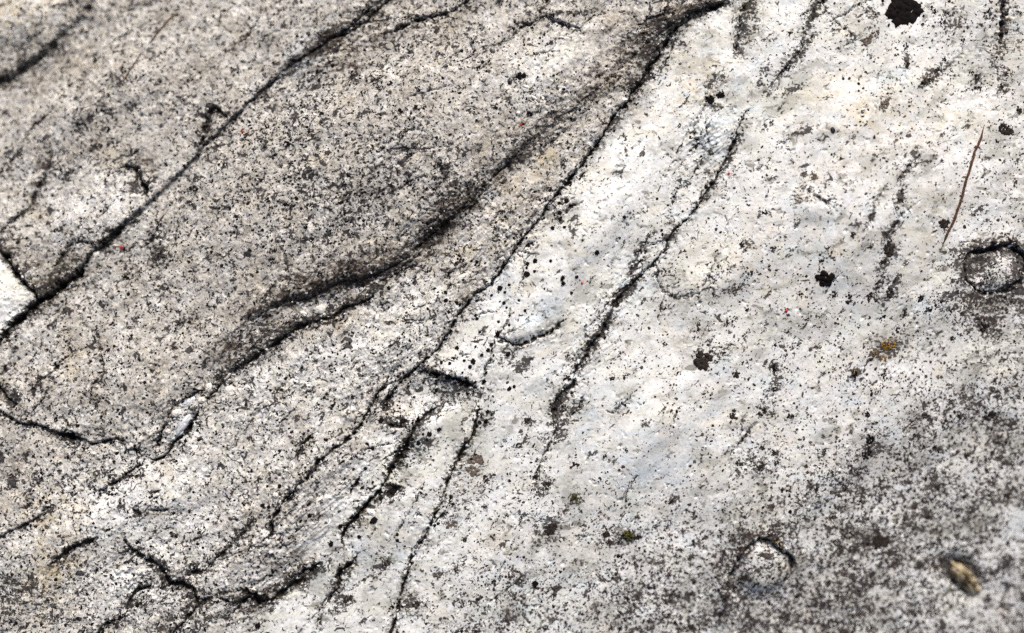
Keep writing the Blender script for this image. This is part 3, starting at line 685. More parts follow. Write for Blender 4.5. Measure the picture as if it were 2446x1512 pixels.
gy_, gx_ = np.gradient(ZZ.astype(np.float64), ys, xs)
NORM = np.dstack([-gx_, -gy_, np.ones_like(gx_)])
NORM /= np.linalg.norm(NORM, axis=2, keepdims=True)
NORM = NORM.reshape(-1, 3).astype(np.float32)
CO = np.dstack([XX, YY, ZZ]).reshape(-1, 3).astype(np.float32)
ONE = np.ones(H.size, np.float32)
ZA = np.stack([SPECK.ravel(), STAIN_SHADE.ravel(), WHITE.ravel(), ONE], 1).astype(np.float32)
ZB = np.stack([YELL.ravel(), DIRT_SHADE.ravel(), BLUE.ravel(), ONE], 1).astype(np.float32)
ZC = np.stack([SMUDGE.ravel(), BROWN.ravel(), MOSS.ravel(), ONE], 1).astype(np.float32)

ZD = np.stack([BLOT.ravel(), HALO.ravel(), VEIN.ravel(), ONE], 1).astype(np.float32)

def quads_to_mesh(name, co, quads, mat, attrs=None, normals=None):
    me = bpy.data.meshes.new(name)
    me.vertices.add(len(co)); me.vertices.foreach_set('co', np.ascontiguousarray(co, np.float32).ravel())
    nq = len(quads); k = quads.shape[1]
    me.loops.add(nq * k); me.loops.foreach_set('vertex_index', np.ascontiguousarray(quads, np.int32).ravel())
    me.polygons.add(nq); me.polygons.foreach_set('loop_start', np.arange(nq, dtype=np.int32) * k)
    me.update(calc_edges=True)
    me.polygons.foreach_set('use_smooth', np.ones(nq, bool))
    for an, data in (attrs or {}).items():
        a = me.attributes.new(an, 'FLOAT_COLOR', 'POINT'); a.data.foreach_set('color', np.ascontiguousarray(data, np.float32).ravel())
    me.materials.append(mat)
    if normals is not None:
        me.normals_split_custom_set_from_vertices(normals)
    me.update()
    return me

def link(name, mesh, parent=None):
    o = bpy.data.objects.new(name, mesh); COL.objects.link(o)
    if parent:
        o.parent = parent
    return o

def tag(o, label, cat, group=None, kind=None):
    o['label'] = label; o['category'] = cat
    if group: o['group'] = group
    if kind: o['kind'] = kind
    return o

# body of the outcrop under the slabs
bx = np.linspace(xs[0], xs[-1], 50); by = np.linspace(ys[0], ys[-1], 40)
BX, BY = np.meshgrid(bx, by)
top = macro(BX, BY) - 0.03
edge = (BX == bx[0]) | (BX == bx[-1]) | (BY == by[0]) | (BY == by[-1])
top = np.where(edge, height(BX.ravel(), BY.ravel()).reshape(BX.shape) - 0.001, top)
nb = BX.size
co = np.concatenate([np.dstack([BX, BY, top]).reshape(-1, 3), np.dstack([BX * 1.03, BY * 1.03, np.full_like(BX, -1.4)]).reshape(-1, 3)])
ij = np.arange(nb).reshape(BX.shape)
qt = np.stack([ij[:-1, :-1], ij[:-1, 1:], ij[1:, 1:], ij[1:, :-1]], -1).reshape(-1, 4)
ring = np.concatenate([ij[0, :-1], ij[:-1, -1], ij[-1, :0:-1], ij[:0:-1, 0]])
qs = np.stack([ring, ring + nb, np.roll(ring, -1) + nb, np.roll(ring, -1)], -1)
rock = link('rock_face', quads_to_mesh('rock_face', co, np.concatenate([qt, qt[:, ::-1] + nb, qs]), M_ROCK))
tag(rock, 'pale speckled outcrop of cracked slabs filling the picture', 'rock', kind='structure')

idx = np.arange(NX * NY).reshape(NY, NX)
Q = np.stack([idx[:-1, :-1], idx[:-1, 1:], idx[1:, 1:], idx[1:, :-1]], -1)
for k, (sx, sy, text) in enumerate(SEEDS):
    sel = Q[QLAB == k]
    if not len(sel):
        continue
    used = np.zeros(NX * NY, bool); used[sel.ravel()] = True
    ids = np.nonzero(used)[0]
    remap = np.zeros(NX * NY, np.int32); remap[ids] = np.arange(len(ids))
    me = quads_to_mesh('slab', CO[ids], remap[sel], M_ROCK, {'zone_a': ZA[ids], 'zone_b': ZB[ids], 'zone_c': ZC[ids], 'zone_d': ZD[ids]}, NORM[ids])
    o = link('slab', me, rock)
    o['label'] = text

# ------------------------------------------------------------------ crusts, beads and chips lying on the face
def crust(name, gx, gy, rx, ry=None, ang=0, mat=M_BLACK, thick=.35, rough=.25, na=30, nr=5, seed=None, dome=False):
    """an irregular crust or lump grown on the rock, laid over its relief"""
    ry = ry or rx
    s = seed if seed is not None else int(gx * 7 + gy * 13) % 9973
    th = np.arange(na) / na * 2 * np.pi
    out = 1 + rough * (perlin(2.2 * np.cos(th) + s, 2.2 * np.sin(th) + 3, 90) + .7 * perlin(5 * np.cos(th) + s, 5 * np.sin(th), 91) + .4 * perlin(9 * np.cos(th) + s, 9 * np.sin(th), 92))
    rr = np.linspace(0, 1, nr + 1)[1:] ** .8
    u = np.concatenate([[0], (rr[:, None] * out[None] * np.cos(th)).ravel()]) * rx
    v = np.concatenate([[0], (rr[:, None] * out[None] * np.sin(th)).ravel()]) * ry
    t = np.concatenate([[0], np.repeat(rr, na)])
    c, sn = math.cos(R(ang)), math.sin(R(ang))
    X, Y = gx + u * c + v * sn, gy - u * sn + v * c
    wx, wy = to_world(X, Y)
    z = height(wx, wy)
    if dome:
        z = z.min() * .5 + z.mean() * .5 + 0 * z
        prof = np.sqrt(np.clip(1 - t ** 2, 0, 1))
    else:
        prof = (1 - t ** 4)
    z = z + .001 * thick * prof * (1 + .35 * perlin(X / 3.5, Y / 3.5, 93) * (t < .99)) - .00025 * (t > .99)
    i0 = 1 + np.arange(nr - 1)[:, None] * na + np.arange(na)[None]
    i1 = 1 + np.arange(nr - 1)[:, None] * na + (np.arange(na)[None] + 1) % na
    quads = np.stack([i0, i0 + na, i1 + na, i1], -1).reshape(-1, 4)
    faces = [(0, 1 + (k + 1) % na, 1 + k)[::-1] if False else (0, 1 + k, 1 + (k + 1) % na) for k in range(na)]
    cx, cy = float(wx[0]), float(wy[0]); cz = float(z.min())
    me = bpy.data.meshes.new(name)
    verts = np.stack([wx - cx, wy - cy, z - cz], 1)
    # chart y runs downwards, so flip the winding to face outwards
    me.from_pydata(verts.tolist(), [], [f[::-1] for f in faces] + [tuple(q[::-1]) for q in quads.tolist()])
    me.polygons.foreach_set('use_smooth', np.ones(len(me.polygons), bool))
    me.materials.append(mat); me.update()
    o = link(name, me); o.location = (cx, cy, cz)
    return o

def cluster(name, gx, gy, rx, ry, ang, mat, thick, n=16, stray=6):
    """a ragged crust made of many small overlapping scales, with a few strays round it"""
    V, F = [], []
    c, sn = math.cos(R(ang)), math.sin(R(ang))
    w0x, w0y = to_world(gx, gy); w0x, w0y = float(w0x), float(w0y); w0z = float(height(np.array([w0x]), np.array([w0y]))[0]) - .0005
    for k in range(n + stray):
        a = random.random() * 2 * math.pi
        rad = math.sqrt(random.random()) * .78 if k < n else random.uniform(.95, 1.55)
        size = (random.uniform(.22, .46) if k < n else random.uniform(.07, .16)) * min(rx, ry) * (1.15 - .35 * min(rad, 1))
        size = max(size, 1.1)
        u, v = 1.12 * rx * rad * math.cos(a), 1.12 * ry * rad * math.sin(a)
        px, py = gx + u * c + v * sn, gy - u * sn + v * c
        m = 10
        th = np.arange(m) / m * 2 * np.pi
        rr = size * (1 + .30 * np.array([random.uniform(-1, 1) for _ in range(m)]))
        X = np.concatenate([[px], px + .6 * rr * np.cos(th), px + rr * np.cos(th)]); Y = np.concatenate([[py], py + .6 * rr * np.sin(th), py + rr * np.sin(th)])
        wx, wy = to_world(X, Y)
        t = .001 * thick * random.uniform(.6, 1.3)
        z = height(wx, wy) + np.concatenate([[t], np.full(m, .8 * t), np.full(m, -.00012)])
        b = len(V); V += np.stack([wx - w0x, wy - w0y, z - w0z], 1).tolist()
        for j in range(m):
            j2 = (j + 1) % m
            F.append((b, b + 1 + j2, b + 1 + j)); F.append((b + 1 + j, b + 1 + j2, b + 1 + m + j2, b + 1 + m + j))
    me = bpy.data.meshes.new(name); me.from_pydata(V, [], F)
    me.polygons.foreach_set('use_smooth', np.ones(len(F), bool)); me.materials.append(mat); me.update()
    o = link(name, me); o.location = (w0x, w0y, w0z)
    return o

# single lichens that stand out
BIG = [
 ('black_lichen', 2159, 24, 42, 37, 0, M_BLACK, .9, .22, 'large black lichen blot cut by the top edge'),
 ('black_lichen', 1965, 668, 23, 19, 0, M_BLACK, .8, .20, 'round black lichen blot on the open white slab'),
 ('black_lichen', 1245, 185, 11, 10, 0, M_BLACK, .6, .35, 'ragged black lichen spot on the clean patch near the top'),
 ('black_lichen', 1720, 228, 12, 8, 0, M_BLACK, .5, .3, 'black lichen spot, upper of a touching pair above the pale vein'),
 ('black_lichen', 1695, 239, 10, 11, 40, M_BLACK, .5, .3, 'black lichen spot, lower of a touching pair above the pale vein'),
 ('seed_grain', 1984, 314, 6, 8, 20, M_BLUEK, 1.0, .08, 'small oval blue black grain on the white slab'),
 ('brown_lichen', 2108, 254, 20, 10, 62, M_BROWN, .5, .2, 'slanted brown oval lichen on the yellow tinted rock'),
 ('brown_lichen', 2068, 98, 16, 12, 10, M_BROWN, .4, .3, 'blocky grey brown lichen left of the large black blot'),
 ('brown_lichen', 2090, 82, 18, 8, 25, M_BROWN, .4, .35, 'grey brown lichen lobe just below the large black blot'),
 ('dark_lichen', 1678, 862, 24, 21, 20, M_DARK, .7, .28, 'round dark brown lichen rosette below the middle of the white slab'),
 ('brown_lichen', 1917, 418, 8, 6, 80, M_BROWN, .4, .3, 'left one of two small brown lichens above the short bent crack'),
 ('brown_lichen', 1939, 424, 11, 8, -60, M_BROWN, .4, .3, 'right one of two small brown lichens above the short bent crack'),
 ('dark_lichen', 2399, 310, 22, 13, -15, M_DARK, .5, .3, 'dark brown lichen beside the upper end of the long rootlet'),
 ('dark_lichen', 2247, 535, 15, 12, 30, M_DARK, .4, .4, 'dark ragged lichen left of the lower end of the long rootlet'),
 ('dark_lichen', 1036, 556, 40, 14, 38, M_DARK, .4, .4, 'long dark lichen streak in the hollow under the big slab'),
 ('black_lichen', 1062, 535, 18, 8, 30, M_BLACK, .4, .4, 'black lichen at the upper end of the dark streak'),
 ('dark_lichen', 2117, 596, 14, 20, 20, M_DARK, .5, .4, 'ragged dark lichen ring above the pale saddle'),
 ('moss_tuft', 1498, 1282, 16, 13, 0, M_MOSS, 1.4, .35, 'olive moss tuft in the middle of the lower white slab'),
 ('dark_lichen', 1448, 1277, 9, 8, 0, M_DARK, .5, .35, 'dark lichen just left of the olive moss tuft'),
 ('dark_lichen', 1525, 1284, 10, 6, 10, M_DARK, .5, .35, 'dark lichen just right of the olive moss tuft'),
 ('moss_tuft', 1373, 1189, 10, 9, 0, M_MOSS, 1.0, .4, 'small olive moss tuft above the white slope'),
 ('dark_lichen', 1315, 1262, 18, 14, 40, M_DARK, .4, .5, 'ragged dark lichen cluster left of the white slope'),
 ('black_lichen', 1278, 1396, 9, 8, 0, M_BLACK, .5, .3, 'black lichen spot low on the white slope'),
 ('brown_lichen', 1079, 1252, 16, 12, 30, M_BROWN, .3, .4, 'faint grey brown lichen right of the thin steep crack'),
 ('brown_lichen', 1044, 1375, 13, 8, -10, M_BROWN, .4, .3, 'flat brown lichen low beside the thin steep crack'),
 ('brown_lichen', 1135, 1110, 20, 28, -20, M_BROWN, .3, .5, 'large faint brown lichen patch below the hollow'),
 ('dark_lichen', 2104, 1292, 22, 16, -20, M_DARK, .4, .45, 'soft dark lichen patch right of the lower knob'),
]
for b in BIG:
    if b[0] == 'seed_grain':
        o = crust(b[0], *b[1:6], mat=b[6], thick=b[7], rough=b[8], na=30, nr=7)
    else:
        o = cluster(b[0], *b[1:7], b[7], 34 if b[6] in (M_BLACK, M_DARK) else 26, 10)
    tag(o, b[9], 'seed' if b[0] == 'seed_grain' else 'moss' if b[0] == 'moss_tuft' else 'lichen')

SPOTS = [
 ('dark_lichen', M_DARK, .4, 'small dark lichen spot scattered around the top of the white slab', 'dark lichen spots at the upper right',
  [(2339,212,7),(2164,110,9,7),(2167,152,8,10),(2239,170,15,8,30),(2202,200,9),(2219,193,8),(2257,140,6,9,-30),(2234,27,7),(2252,50,9,7),(2264,32,10,5),(1922,33,7,5),(1886,80,9,6),(1939,88,5,9,-20),(1884,160,9,6,40),(2434,265,9,14),(2300,96,6),(2394,205,6,9,-20),(2407,175,5,9,-25),(2320,175,7)]),
 ('dark_lichen', M_DARK, .4, 'small dark lichen spot on the middle of the white slab', 'dark lichen spots on the white slab',
  [(1842,595,9),(1974,600,7,11,20),(1958,625,8),(1987,703,10,8),(2022,715,11,13,-30),(2029,563,9,8),(1790,655,9),(1783,738,7,6),(1693,660,8,5),(1715,638,6),(1823,508,8,6),(1770,585,7,10,-20),(2147,460,9,6,50),(2140,482,8,9),(2132,500,6),(2094,680,8,14,-30),(2134,665,6,16,-30),(2122,700,12,14),(2072,713,9,12,-20),(2104,628,12,9),(2070,590,7,10),(1910,705,7,6,30),(1925,762,6),(2160,745,7,12,-30)]),
 ('black_lichen', M_BLACK, .5, 'black lichen spot where the white slab turns dark with specks', 'black lichen spots beside the speckled zone',
  [(2194,713,9,10),(2212,742,9,7),(2104,758,11,6),(2142,788,6,9,-30),(2109,898,9,7),(2074,1048,10,13,-20),(2067,1085,16,10,30),(2067,988,7,10,-20),(1849,931,5,14,-15),(1849,881,9,10),(1887,993,10,8),(1909,818,12,5,50),(2277,808,10,6),(2349,778,9,18,-10),(2040,893,9,9)]),
 ('dark_lichen', M_DARK, .4, 'blurred dark lichen spot in the heavily speckled lower right', 'dark lichen spots in the lower right',
  [(2207,991,10,7),(2257,1006,17,7,10),(2364,993,18,13),(1844,1081,9,8),(1854,1106,8),(2267,956,12,6,-35),(2209,1196,9,7),(2404,1186,11,8),(2439,1206,10,7),(2302,1184,8,7),(2152,1391,6,9,20),(2362,1434,12,7,-40),(1947,1164,7,9,-20),(2239,1161,7,12,-35),(2242,1239,11,6,30),(2079,1499,14,8,25),(2004,1494,16,8),(2239,1075,8,7),(2020,1455,6,12,20),(2385,1060,9,6),(2180,1040,10,6,20),(2310,1090,9,6),(1990,1235,10,7)]),
 ('dark_lichen', M_DARK, .4, 'dark lichen spot on the strip of white rock below the steep crack', 'dark lichen spots on the lower white rock',
  [(1258,1006,8,9),(1355,906,9,10),(1495,1072,5),(1443,1088,6,5),(1375,1108,9,8),(1765,1106,10,9),(1815,1113,10,12),(1818,1071,8,9),(1753,991,12,14),(1820,983,11,12),(1758,896,12,9),(1665,786,17,7,62),(1735,773,12,6,55),(1778,801,8,5,30),(1588,821,5,6),(1620,890,6),(1308,1159,12,10),(1280,1139,8,7),(1605,1194,6,13,-25),(1483,1469,9,11),(1593,1474,7,8),(1650,1501,9,8),(1300,1501,14,7),(1161,1146,9,13),(921,1349,8,14,-30),(1091,1361,9,6),(994,1444,10,12),(831,1431,11,12),(1460,905,9,7,20),(1490,900,5,8),(1240,1065,7,9),(1110,1290,6),(1060,1230,7,6),(1160,1210,6),(1210,1230,7,5),(1180,1390,7,6),(1105,1445,9,5)]),
 ('black_lichen', M_BLACK, .4, 'black lichen clot on the big peppered slab', 'black lichen clots on the big slab',
  [(765,655,10,7),(888,432,11,6,40),(645,480,8,6),(770,275,9,7),(700,390,9,6),(690,345,8,9),(640,305,8,6),(632,180,6),(830,470,8,5,20),(745,490,10,5,15),(685,490,9,5),(720,600,6),(655,625,7,9),(1000,220,6),(960,270,7),(935,205,8,6),(905,215,9,5),(870,225,6,8),(465,450,14,9,-20),(385,612,10,14,-30),(300,660,8,12),(440,240,9,6),(228,145,7,8),(300,175,14,6,10),(265,230,8,5),(260,310,7,9),(190,300,8,6)]),
]
BEADS = [
 ('round black lichen bead beside the long middle crack', 'black beads along the middle crack',
  [(1277,458,4),(1353,480,6),(1338,523,6),(1337,508,5),(1320,545,6),(1348,543,5),(1139,625,5),(1144,633,4),(1159,628,4),(1126,623,4),(1021,648,4),(1106,668,4),(1194,688,7),(1216,680,4),(1174,705,5),(1139,718,5),(1206,698,4),(1194,720,3),(1204,723,5),(1064,698,5),(1064,718,5),(1136,753,5),(1210,735,4),(1036,771,4),(1071,560,3),(1245,560,4),(1258,640,4),(1300,520,4),(1190,640,4),(1075,790,5),(1290,478,4),(1255,560,4)]),
 ('round black lichen bead on the white rock between the middle crack and the white slab', 'black beads on the white rock',
  [(1260,630,5),(1278,623,7),(1315,624,4),(1258,655,8),(1277,648,4),(1343,665,7),(1345,677,6),(1377,662,5),(1240,718,4),(1254,742,4),(1425,604,6),(1490,520,5),(1569,475,4),(1580,550,4),(1582,560,4),(1390,575,3),(1365,700,5),(1300,690,3),(1630,505,3),(1720,555,4)]),
 ('round black lichen bead around the hollow with the broken rim', 'black beads around the hollow',
  [(1069,901,8),(1054,866,5),(1074,868,5),(1091,831,6),(1136,828,4),(1146,793,4),(1174,823,6),(1166,836,6),(1151,848,5),(1191,768,4),(1216,776,5),(1189,796,8),(1084,856,4),(1109,861,5),(1123,876,6),(1130,863,7),(1214,846,7),(1217,928,7,5),(1161,891,5),(1156,911,6),(1135,913,5),(1116,941,5),(1096,941,4),(1165,983,6),(1026,1037,7),(999,1058,6),(1049,1026,6),(1161,1006,7),(1146,1008,5),(1126,1096,4),(1029,1090,3),(974,923,4),(944,928,6),(911,1003,8),(961,1006,7),(1041,933,5),(1036,940,4),(1010,915,4),(1228,923,5),(1139,761,5),(1061,783,3),(1020,1050,4),(985,1050,5),(1144,978,4),(1175,990,4),(1180,960,3),(1105,890,4),(1082,905,4)]),
 ('round black lichen bead on the grey slab beside the lower ragged crack', 'black beads on the lower grey slab',
  [(909,1176,8),(939,1174,9,7),(839,1236,5),(854,1230,6),(831,1251,6),(814,1256,6),(821,1274,4),(741,1201,4),(741,1230,6),(720,1243,5),(866,1164,5),(891,1151,4),(670,1160,5),(644,1209,5),(629,1206,6),(894,1241,10,8),(791,1299,7,6),(859,1281,5),(616,1494,8),(619,1429,11),(891,1070,6),(880,1060,4),(845,1120,4),(874,1118,5),(854,1090,3),(640,1160,4),(910,1190,6),(950,1290,4),(620,1350,4)]),
]
LANDMARKS = [
 ('the large black blot', 2159, 24), ('the round black blot', 1965, 668), ('the paired black spots', 1707, 233), ('the brown oval lichen', 2108, 254),
 ('the dark brown rosette', 1678, 862), ('the orange lichen', 2118, 825), ('the top of the rootlet', 2345, 305), ('the middle of the rootlet', 2295, 455),
 ('the foot of the rootlet', 2245, 590), ('the crescent crack knob', 2385, 650), ('the arched crack knob', 1822, 1350), ('the tan loose stone', 2306, 1380),
 ('the olive moss tuft', 1498, 1282), ('the small moss tuft', 1373, 1189), ('the upper rim of the hollow', 1060, 898), ('the lower tip of the hollow', 981, 1038),
 ('the corner of the hollow', 1140, 935), ('the long dark streak', 1036, 556), ('the bluish quartz sliver', 440, 1012), ('the upright pale chip', 500, 926),
 ('the curved crack in white rock', 1250, 822), ('the ragged dark crack', 700, 1395), ('the beaded crack', 876, 1201), ('the thin steep crack', 1016, 1276),
 ('the hooked crack', 325, 410), ('the mite beside the white crack', 1740, 415), ('the mite on speckled rock', 1876, 742), ('the bright white flake', 2169, 188),
 ('the three curled flakes', 1276, 228), ('the ragged black spot', 1245, 185), ('the short bent crack', 1964, 488), ('the forked dark crack', 450, 1395),
 ('the chip on the brown edge', 762, 738), ('the vertical corner crack', 2394, 50), ('the foot of the white crack', 1333, 1018), ('the white crack lip', 1230, 660), ('the tan strip by the middle crack', 1150, 660), ('the white rock between the cracks', 1345, 600),
 ('the notch in the upper crack', 520, 270), ('the mite on the big slab', 582, 316), ('the mite by the dark crack', 289, 590), ('the short brown rootlet', 380, 75),
 ('the dark corner crack', 97, 716), ('the densest black peppering', 860, 430), ('the bend of the white crack', 1420, 815), ('the bottom picture edge', 1600, 1512),
]
SECT = ['right of', 'upper right of', 'above', 'upper left of', 'left of', 'lower left of', 'below', 'lower right of']
NTH = ['', ', second nearest', ', third nearest', ', fourth nearest', ', fifth nearest', ', sixth nearest', ', seventh nearest', ', eighth nearest']
spots = []
for (nm, mat, thick, label, grp, items) in SPOTS:
    for it in items:
        x, y, rx = it[:3]; ry = it[3] if len(it) > 3 else rx * random.uniform(.7, 1.0); an = it[4] if len(it) > 4 else random.uniform(-40, 60)
        o = cluster(nm, x, y, rx, ry, an, mat, thick, 13, 6)
        spots.append((o, 'black lichen spot' if mat is M_BLACK else 'dark brown lichen spot', x, y, (rx + ry) / 2, grp))
for (label, grp, items) in BEADS:
    for it in items:
        x, y, rx = it[:3]; ry = it[3] if len(it) > 3 else rx * random.uniform(.65, 1.05)
        o = crust('lichen_bead', x, y, rx * random.uniform(.85, 1.1), ry, random.uniform(0, 90), M_BLACK, .13 * rx, .36, 20, 5)
        spots.append((o, 'round black bead', x, y, rx, grp))
by_place = {}
for (o, what, x, y, r, grp) in spots:
    d, name, lx, ly = min((math.hypot(x - lx, y - ly), n, lx, ly) for (n, lx, ly) in LANDMARKS)
    sec = int(round(math.atan2(ly - y, x - lx) / (math.pi / 4))) % 8
    if name.startswith('the bottom picture'):
        sec = 2
    by_place.setdefault((what, name, sec), []).append((d, r, o, grp))
for (what, name, sec), lst in by_place.items():
    lst.sort(key=lambda e: e[0])
    for k, (d, r, o, grp) in enumerate(lst):
        size = 'tiny' if r < 4.5 else 'small' if r < 8.5 else 'medium' if r < 12 else 'large'
        tag(o, '%s %s %s %s%s' % (size, what, SECT[sec], name, NTH[min(k, len(NTH) - 1)]), 'lichen', grp)

# orange lichen: clusters of tiny grains
def grains(name, patches, mat, label, cat, size=2.0):
    V, F = [], []
    x0, y0 = to_world(patches[0][0], patches[0][1]); x0, y0 = float(x0), float(y0); z0 = float(height(np.array([x0]), np.array([y0]))[0])
    for (px, py, rx, ry, n) in patches:
        for _ in range(n):
            a = random.random() * 2 * math.pi; r = math.sqrt(random.random())
            gx, gy = px + rx * r * math.cos(a), py + ry * r * math.sin(a)
            s = size * random.uniform(.6, 1.4)
            m = 7
            th = np.arange(m) / m * 2 * np.pi
            X = np.concatenate([[gx], gx + .6 * s * np.cos(th), gx + s * np.cos(th)]); Y = np.concatenate([[gy], gy + .6 * s * np.sin(th), gy + s * np.sin(th)])
            wx, wy = to_world(X, Y); z = height(wx, wy)
            z = z.mean() + np.concatenate([[.30], np.full(m, .22), np.full(m, -.25)]) * .001 * s / 1.6 * 1.4
            b = len(V)
            V += np.stack([wx - x0, wy - y0, z - z0], 1).tolist()
            for k in range(m):
                k2 = (k + 1) % m
                F.append((b, b + 1 + k2, b + 1 + k)); F.append((b + 1 + k, b + 1 + k2, b + 1 + m + k2, b + 1 + m + k))
    me = bpy.data.meshes.new(name); me.from_pydata(V, [], F)
    me.polygons.foreach_set('use_smooth', np.ones(len(F), bool)); me.materials.append(mat); me.update()
    o = link(name, me); o.location = (x0, y0, z0)
    return tag(o, label, cat)
grains('orange_lichen', [(2122,820,22,12,46),(2110,832,10,10,14)], M_ORANGE, 'largest cluster of orange lichen grains on the speckled rock', 'lichen', 2.1)
grains('orange_lichen', [(2084,843,9,9,14)], M_ORANGE, 'small orange lichen cluster left of the largest one', 'lichen', 2.0)
grains('orange_lichen', [(2108,855,10,8,13)], M_ORANGE, 'small orange lichen cluster below the largest one', 'lichen', 2.0)
grains('orange_lichen', [(2039,888,8,8,7)], M_ORANGE, 'few orange lichen grains on a dark spot apart from the rest', 'lichen', 1.6)
grains('orange_lichen', [(1852,1290,12,6,5),(1868,1303,8,5,4)], M_ORANGE, 'few rusty lichen grains along the rim of the lower knob', 'lichen', 1.8)

# ------------------------------------------------------------------ stone chips, flakes, the loose stone, rootlets, mites
def chip(name, gx, gy, rx, ry, ang, mat, thick, label, cat='stone chip', group=None):
    return tag(crust(name, gx, gy, rx, ry, ang, mat, thick, .22, 26, 6, dome=True), label, cat, group)
CHIPS = [
 (500, 926, 8, 15, -15, M_PALE, 2.6, 'upright pale chip standing in the dark gap of the crack'),
 (482, 955, 12, 9, 10, M_PALE, 2.2, 'angular white chip under the dark gap of the crack'),
 (537, 900, 16, 8, 35, M_PALE, 2.0, 'slanting pale chip at the upper end of the chip filled crack'),
 (421, 987, 14, 10, 30, M_PALE, 2.0, 'rounded pale chip left of the bluish quartz sliver'),
 (440, 1012, 34, 9, 55, M_QUARTZ, 1.8, 'long bluish quartz sliver lying in the crack'),
 (452, 961, 20, 10, 28, M_QUARTZ, 1.6, 'grey quartz lens above the bluish sliver'),
 (403, 1030, 8, 7, 0, M_PALE, 1.6, 'small rough chip below the rounded pale chip'),
 (547, 935, 12, 14, -20, M_PALE, 1.4, 'white chip right of the dark gap of the crack'),
 (724, 748, 9, 6, -20, M_FLAKE, 1.5, 'small bright chip on the brown stained edge'),
 (762, 738, 17, 12, 10, M_PALE, 1.8, 'rounded pale chip on the brown stained edge'),
 (919, 940, 7, 24, -28, M_PALE, 1.8, 'narrow pale chip between the two parallel cracks'),
 (999, 885, 6, 3, -10, M_FLAKE, .8, 'tiny white chip at the upper rim of the hollow'),
 (661, 1181, 8, 7, 0, M_PALE, 1.6, 'small round pale chip on the grey slab'),
 (889, 1223, 12, 8, -15, M_FLAKE, 1.6, 'white chip right of the beaded crack'),
 (731, 1369, 7, 5, 30, M_PALE, 1.4, 'tiny grey chip in the ragged dark crack'),
 (228, 610, 14, 11, 30, M_PALE, 1.4, 'small pale chip wedged in the upper left crack'),
 (1238, 272, 6, 5, 0, M_FLAKE, .9, 'tiny white chip above the topmost mite of the middle'),
]
for c in CHIPS:
    chip('stone_chip', *c)
for (x, y, rx, ry, an, lab_) in [(2169,188,7,16,10,'bright white flake between dark lichen spots near the top'), (2160,200,14,6,10,'low bright white flake under the brightest one'),
        (1256,210,8,4,-20,'uppermost of three pale curled flakes on the big slab'), (1276,236,8,4,-35,'middle one of three pale curled flakes on the big slab'), (1296,236,4,6,20,'right one of three pale curled flakes on the big slab')]:
    chip('pale_flake', x, y, rx, ry, an, M_FLAKE, .9, lab_, 'flake')
chip('loose_stone', 2308, 1382, 52, 22, -47, M_TAN, 8.0, 'tan loose stone lying in a pit in the lower right corner', 'stone')

def rootlet(name, pts, rad, label):
    P = np.array(pts, float); n = 46
    seg = np.concatenate([[0], np.cumsum(np.hypot(*(P[1:] - P[:-1]).T))])
    t = np.linspace(0, seg[-1], n)
    X = np.interp(t, seg, P[:, 0]) + 1.1 * perlin(t / 22, t * 0 + 3.3, 95); Y = np.interp(t, seg, P[:, 1]) + 1.0 * perlin(t / 22, t * 0 + 8.1, 96)
    wx, wy = to_world(X, Y); z = height(wx, wy)
    z = np.convolve(np.pad(z, 2, mode='edge'), np.ones(5) / 5, 'valid')
    r = rad * K * np.clip(np.minimum(np.arange(n), np.arange(n)[::-1]) / 5, .25, 1) * (1 + .3 * perlin(t / 9, t * 0, 97))
    m = 8; V, F = [], []
    x0, y0, z0 = wx[0], wy[0], z[0]
    for k in range(n):
        a, b = max(k - 1, 0), min(k + 1, n - 1)
        d = Vector((wx[b] - wx[a], wy[b] - wy[a], 0)).normalized(); s = Vector((-d.y, d.x, 0))
        for j in range(m):
            th = 2 * math.pi * j / m
            V.append((wx[k] - x0 + s.x * r[k] * math.cos(th), wy[k] - y0 + s.y * r[k] * math.cos(th), z[k] - z0 + r[k] * (1.0 + math.sin(th))))
    for k in range(n - 1):
        for j in range(m):
            F.append((k * m + j, k * m + (j + 1) % m, (k + 1) * m + (j + 1) % m, (k + 1) * m + j))
    F.append(tuple(range(m))[::-1]); F.append(tuple((n - 1) * m + j for j in range(m)))
    me = bpy.data.meshes.new(name); me.from_pydata(V, [], F)
    me.polygons.foreach_set('use_smooth', np.ones(len(F), bool)); me.materials.append(M_ROOT); me.update()
    o = link(name, me); o.location = (x0, y0, z0)
    return tag(o, label, 'rootlet')
rootlet('rootlet', [(2348,300),(2339,330),(2322,365),(2319,378),(2302,428),(2292,468),(2284,493),(2272,528),(2254,563),(2242,597)], 3.0, 'long thin red brown rootlet on the white rock at the right')
rootlet('rootlet', [(424,28),(400,50),(375,82),(357,107)], 2.0, 'short brown rootlet on the upper left slab, upper piece')
rootlet('rootlet', [(345,122),(325,155),(305,190),(296,200)], 1.6, 'faint brown rootlet on the upper left slab, lower piece')

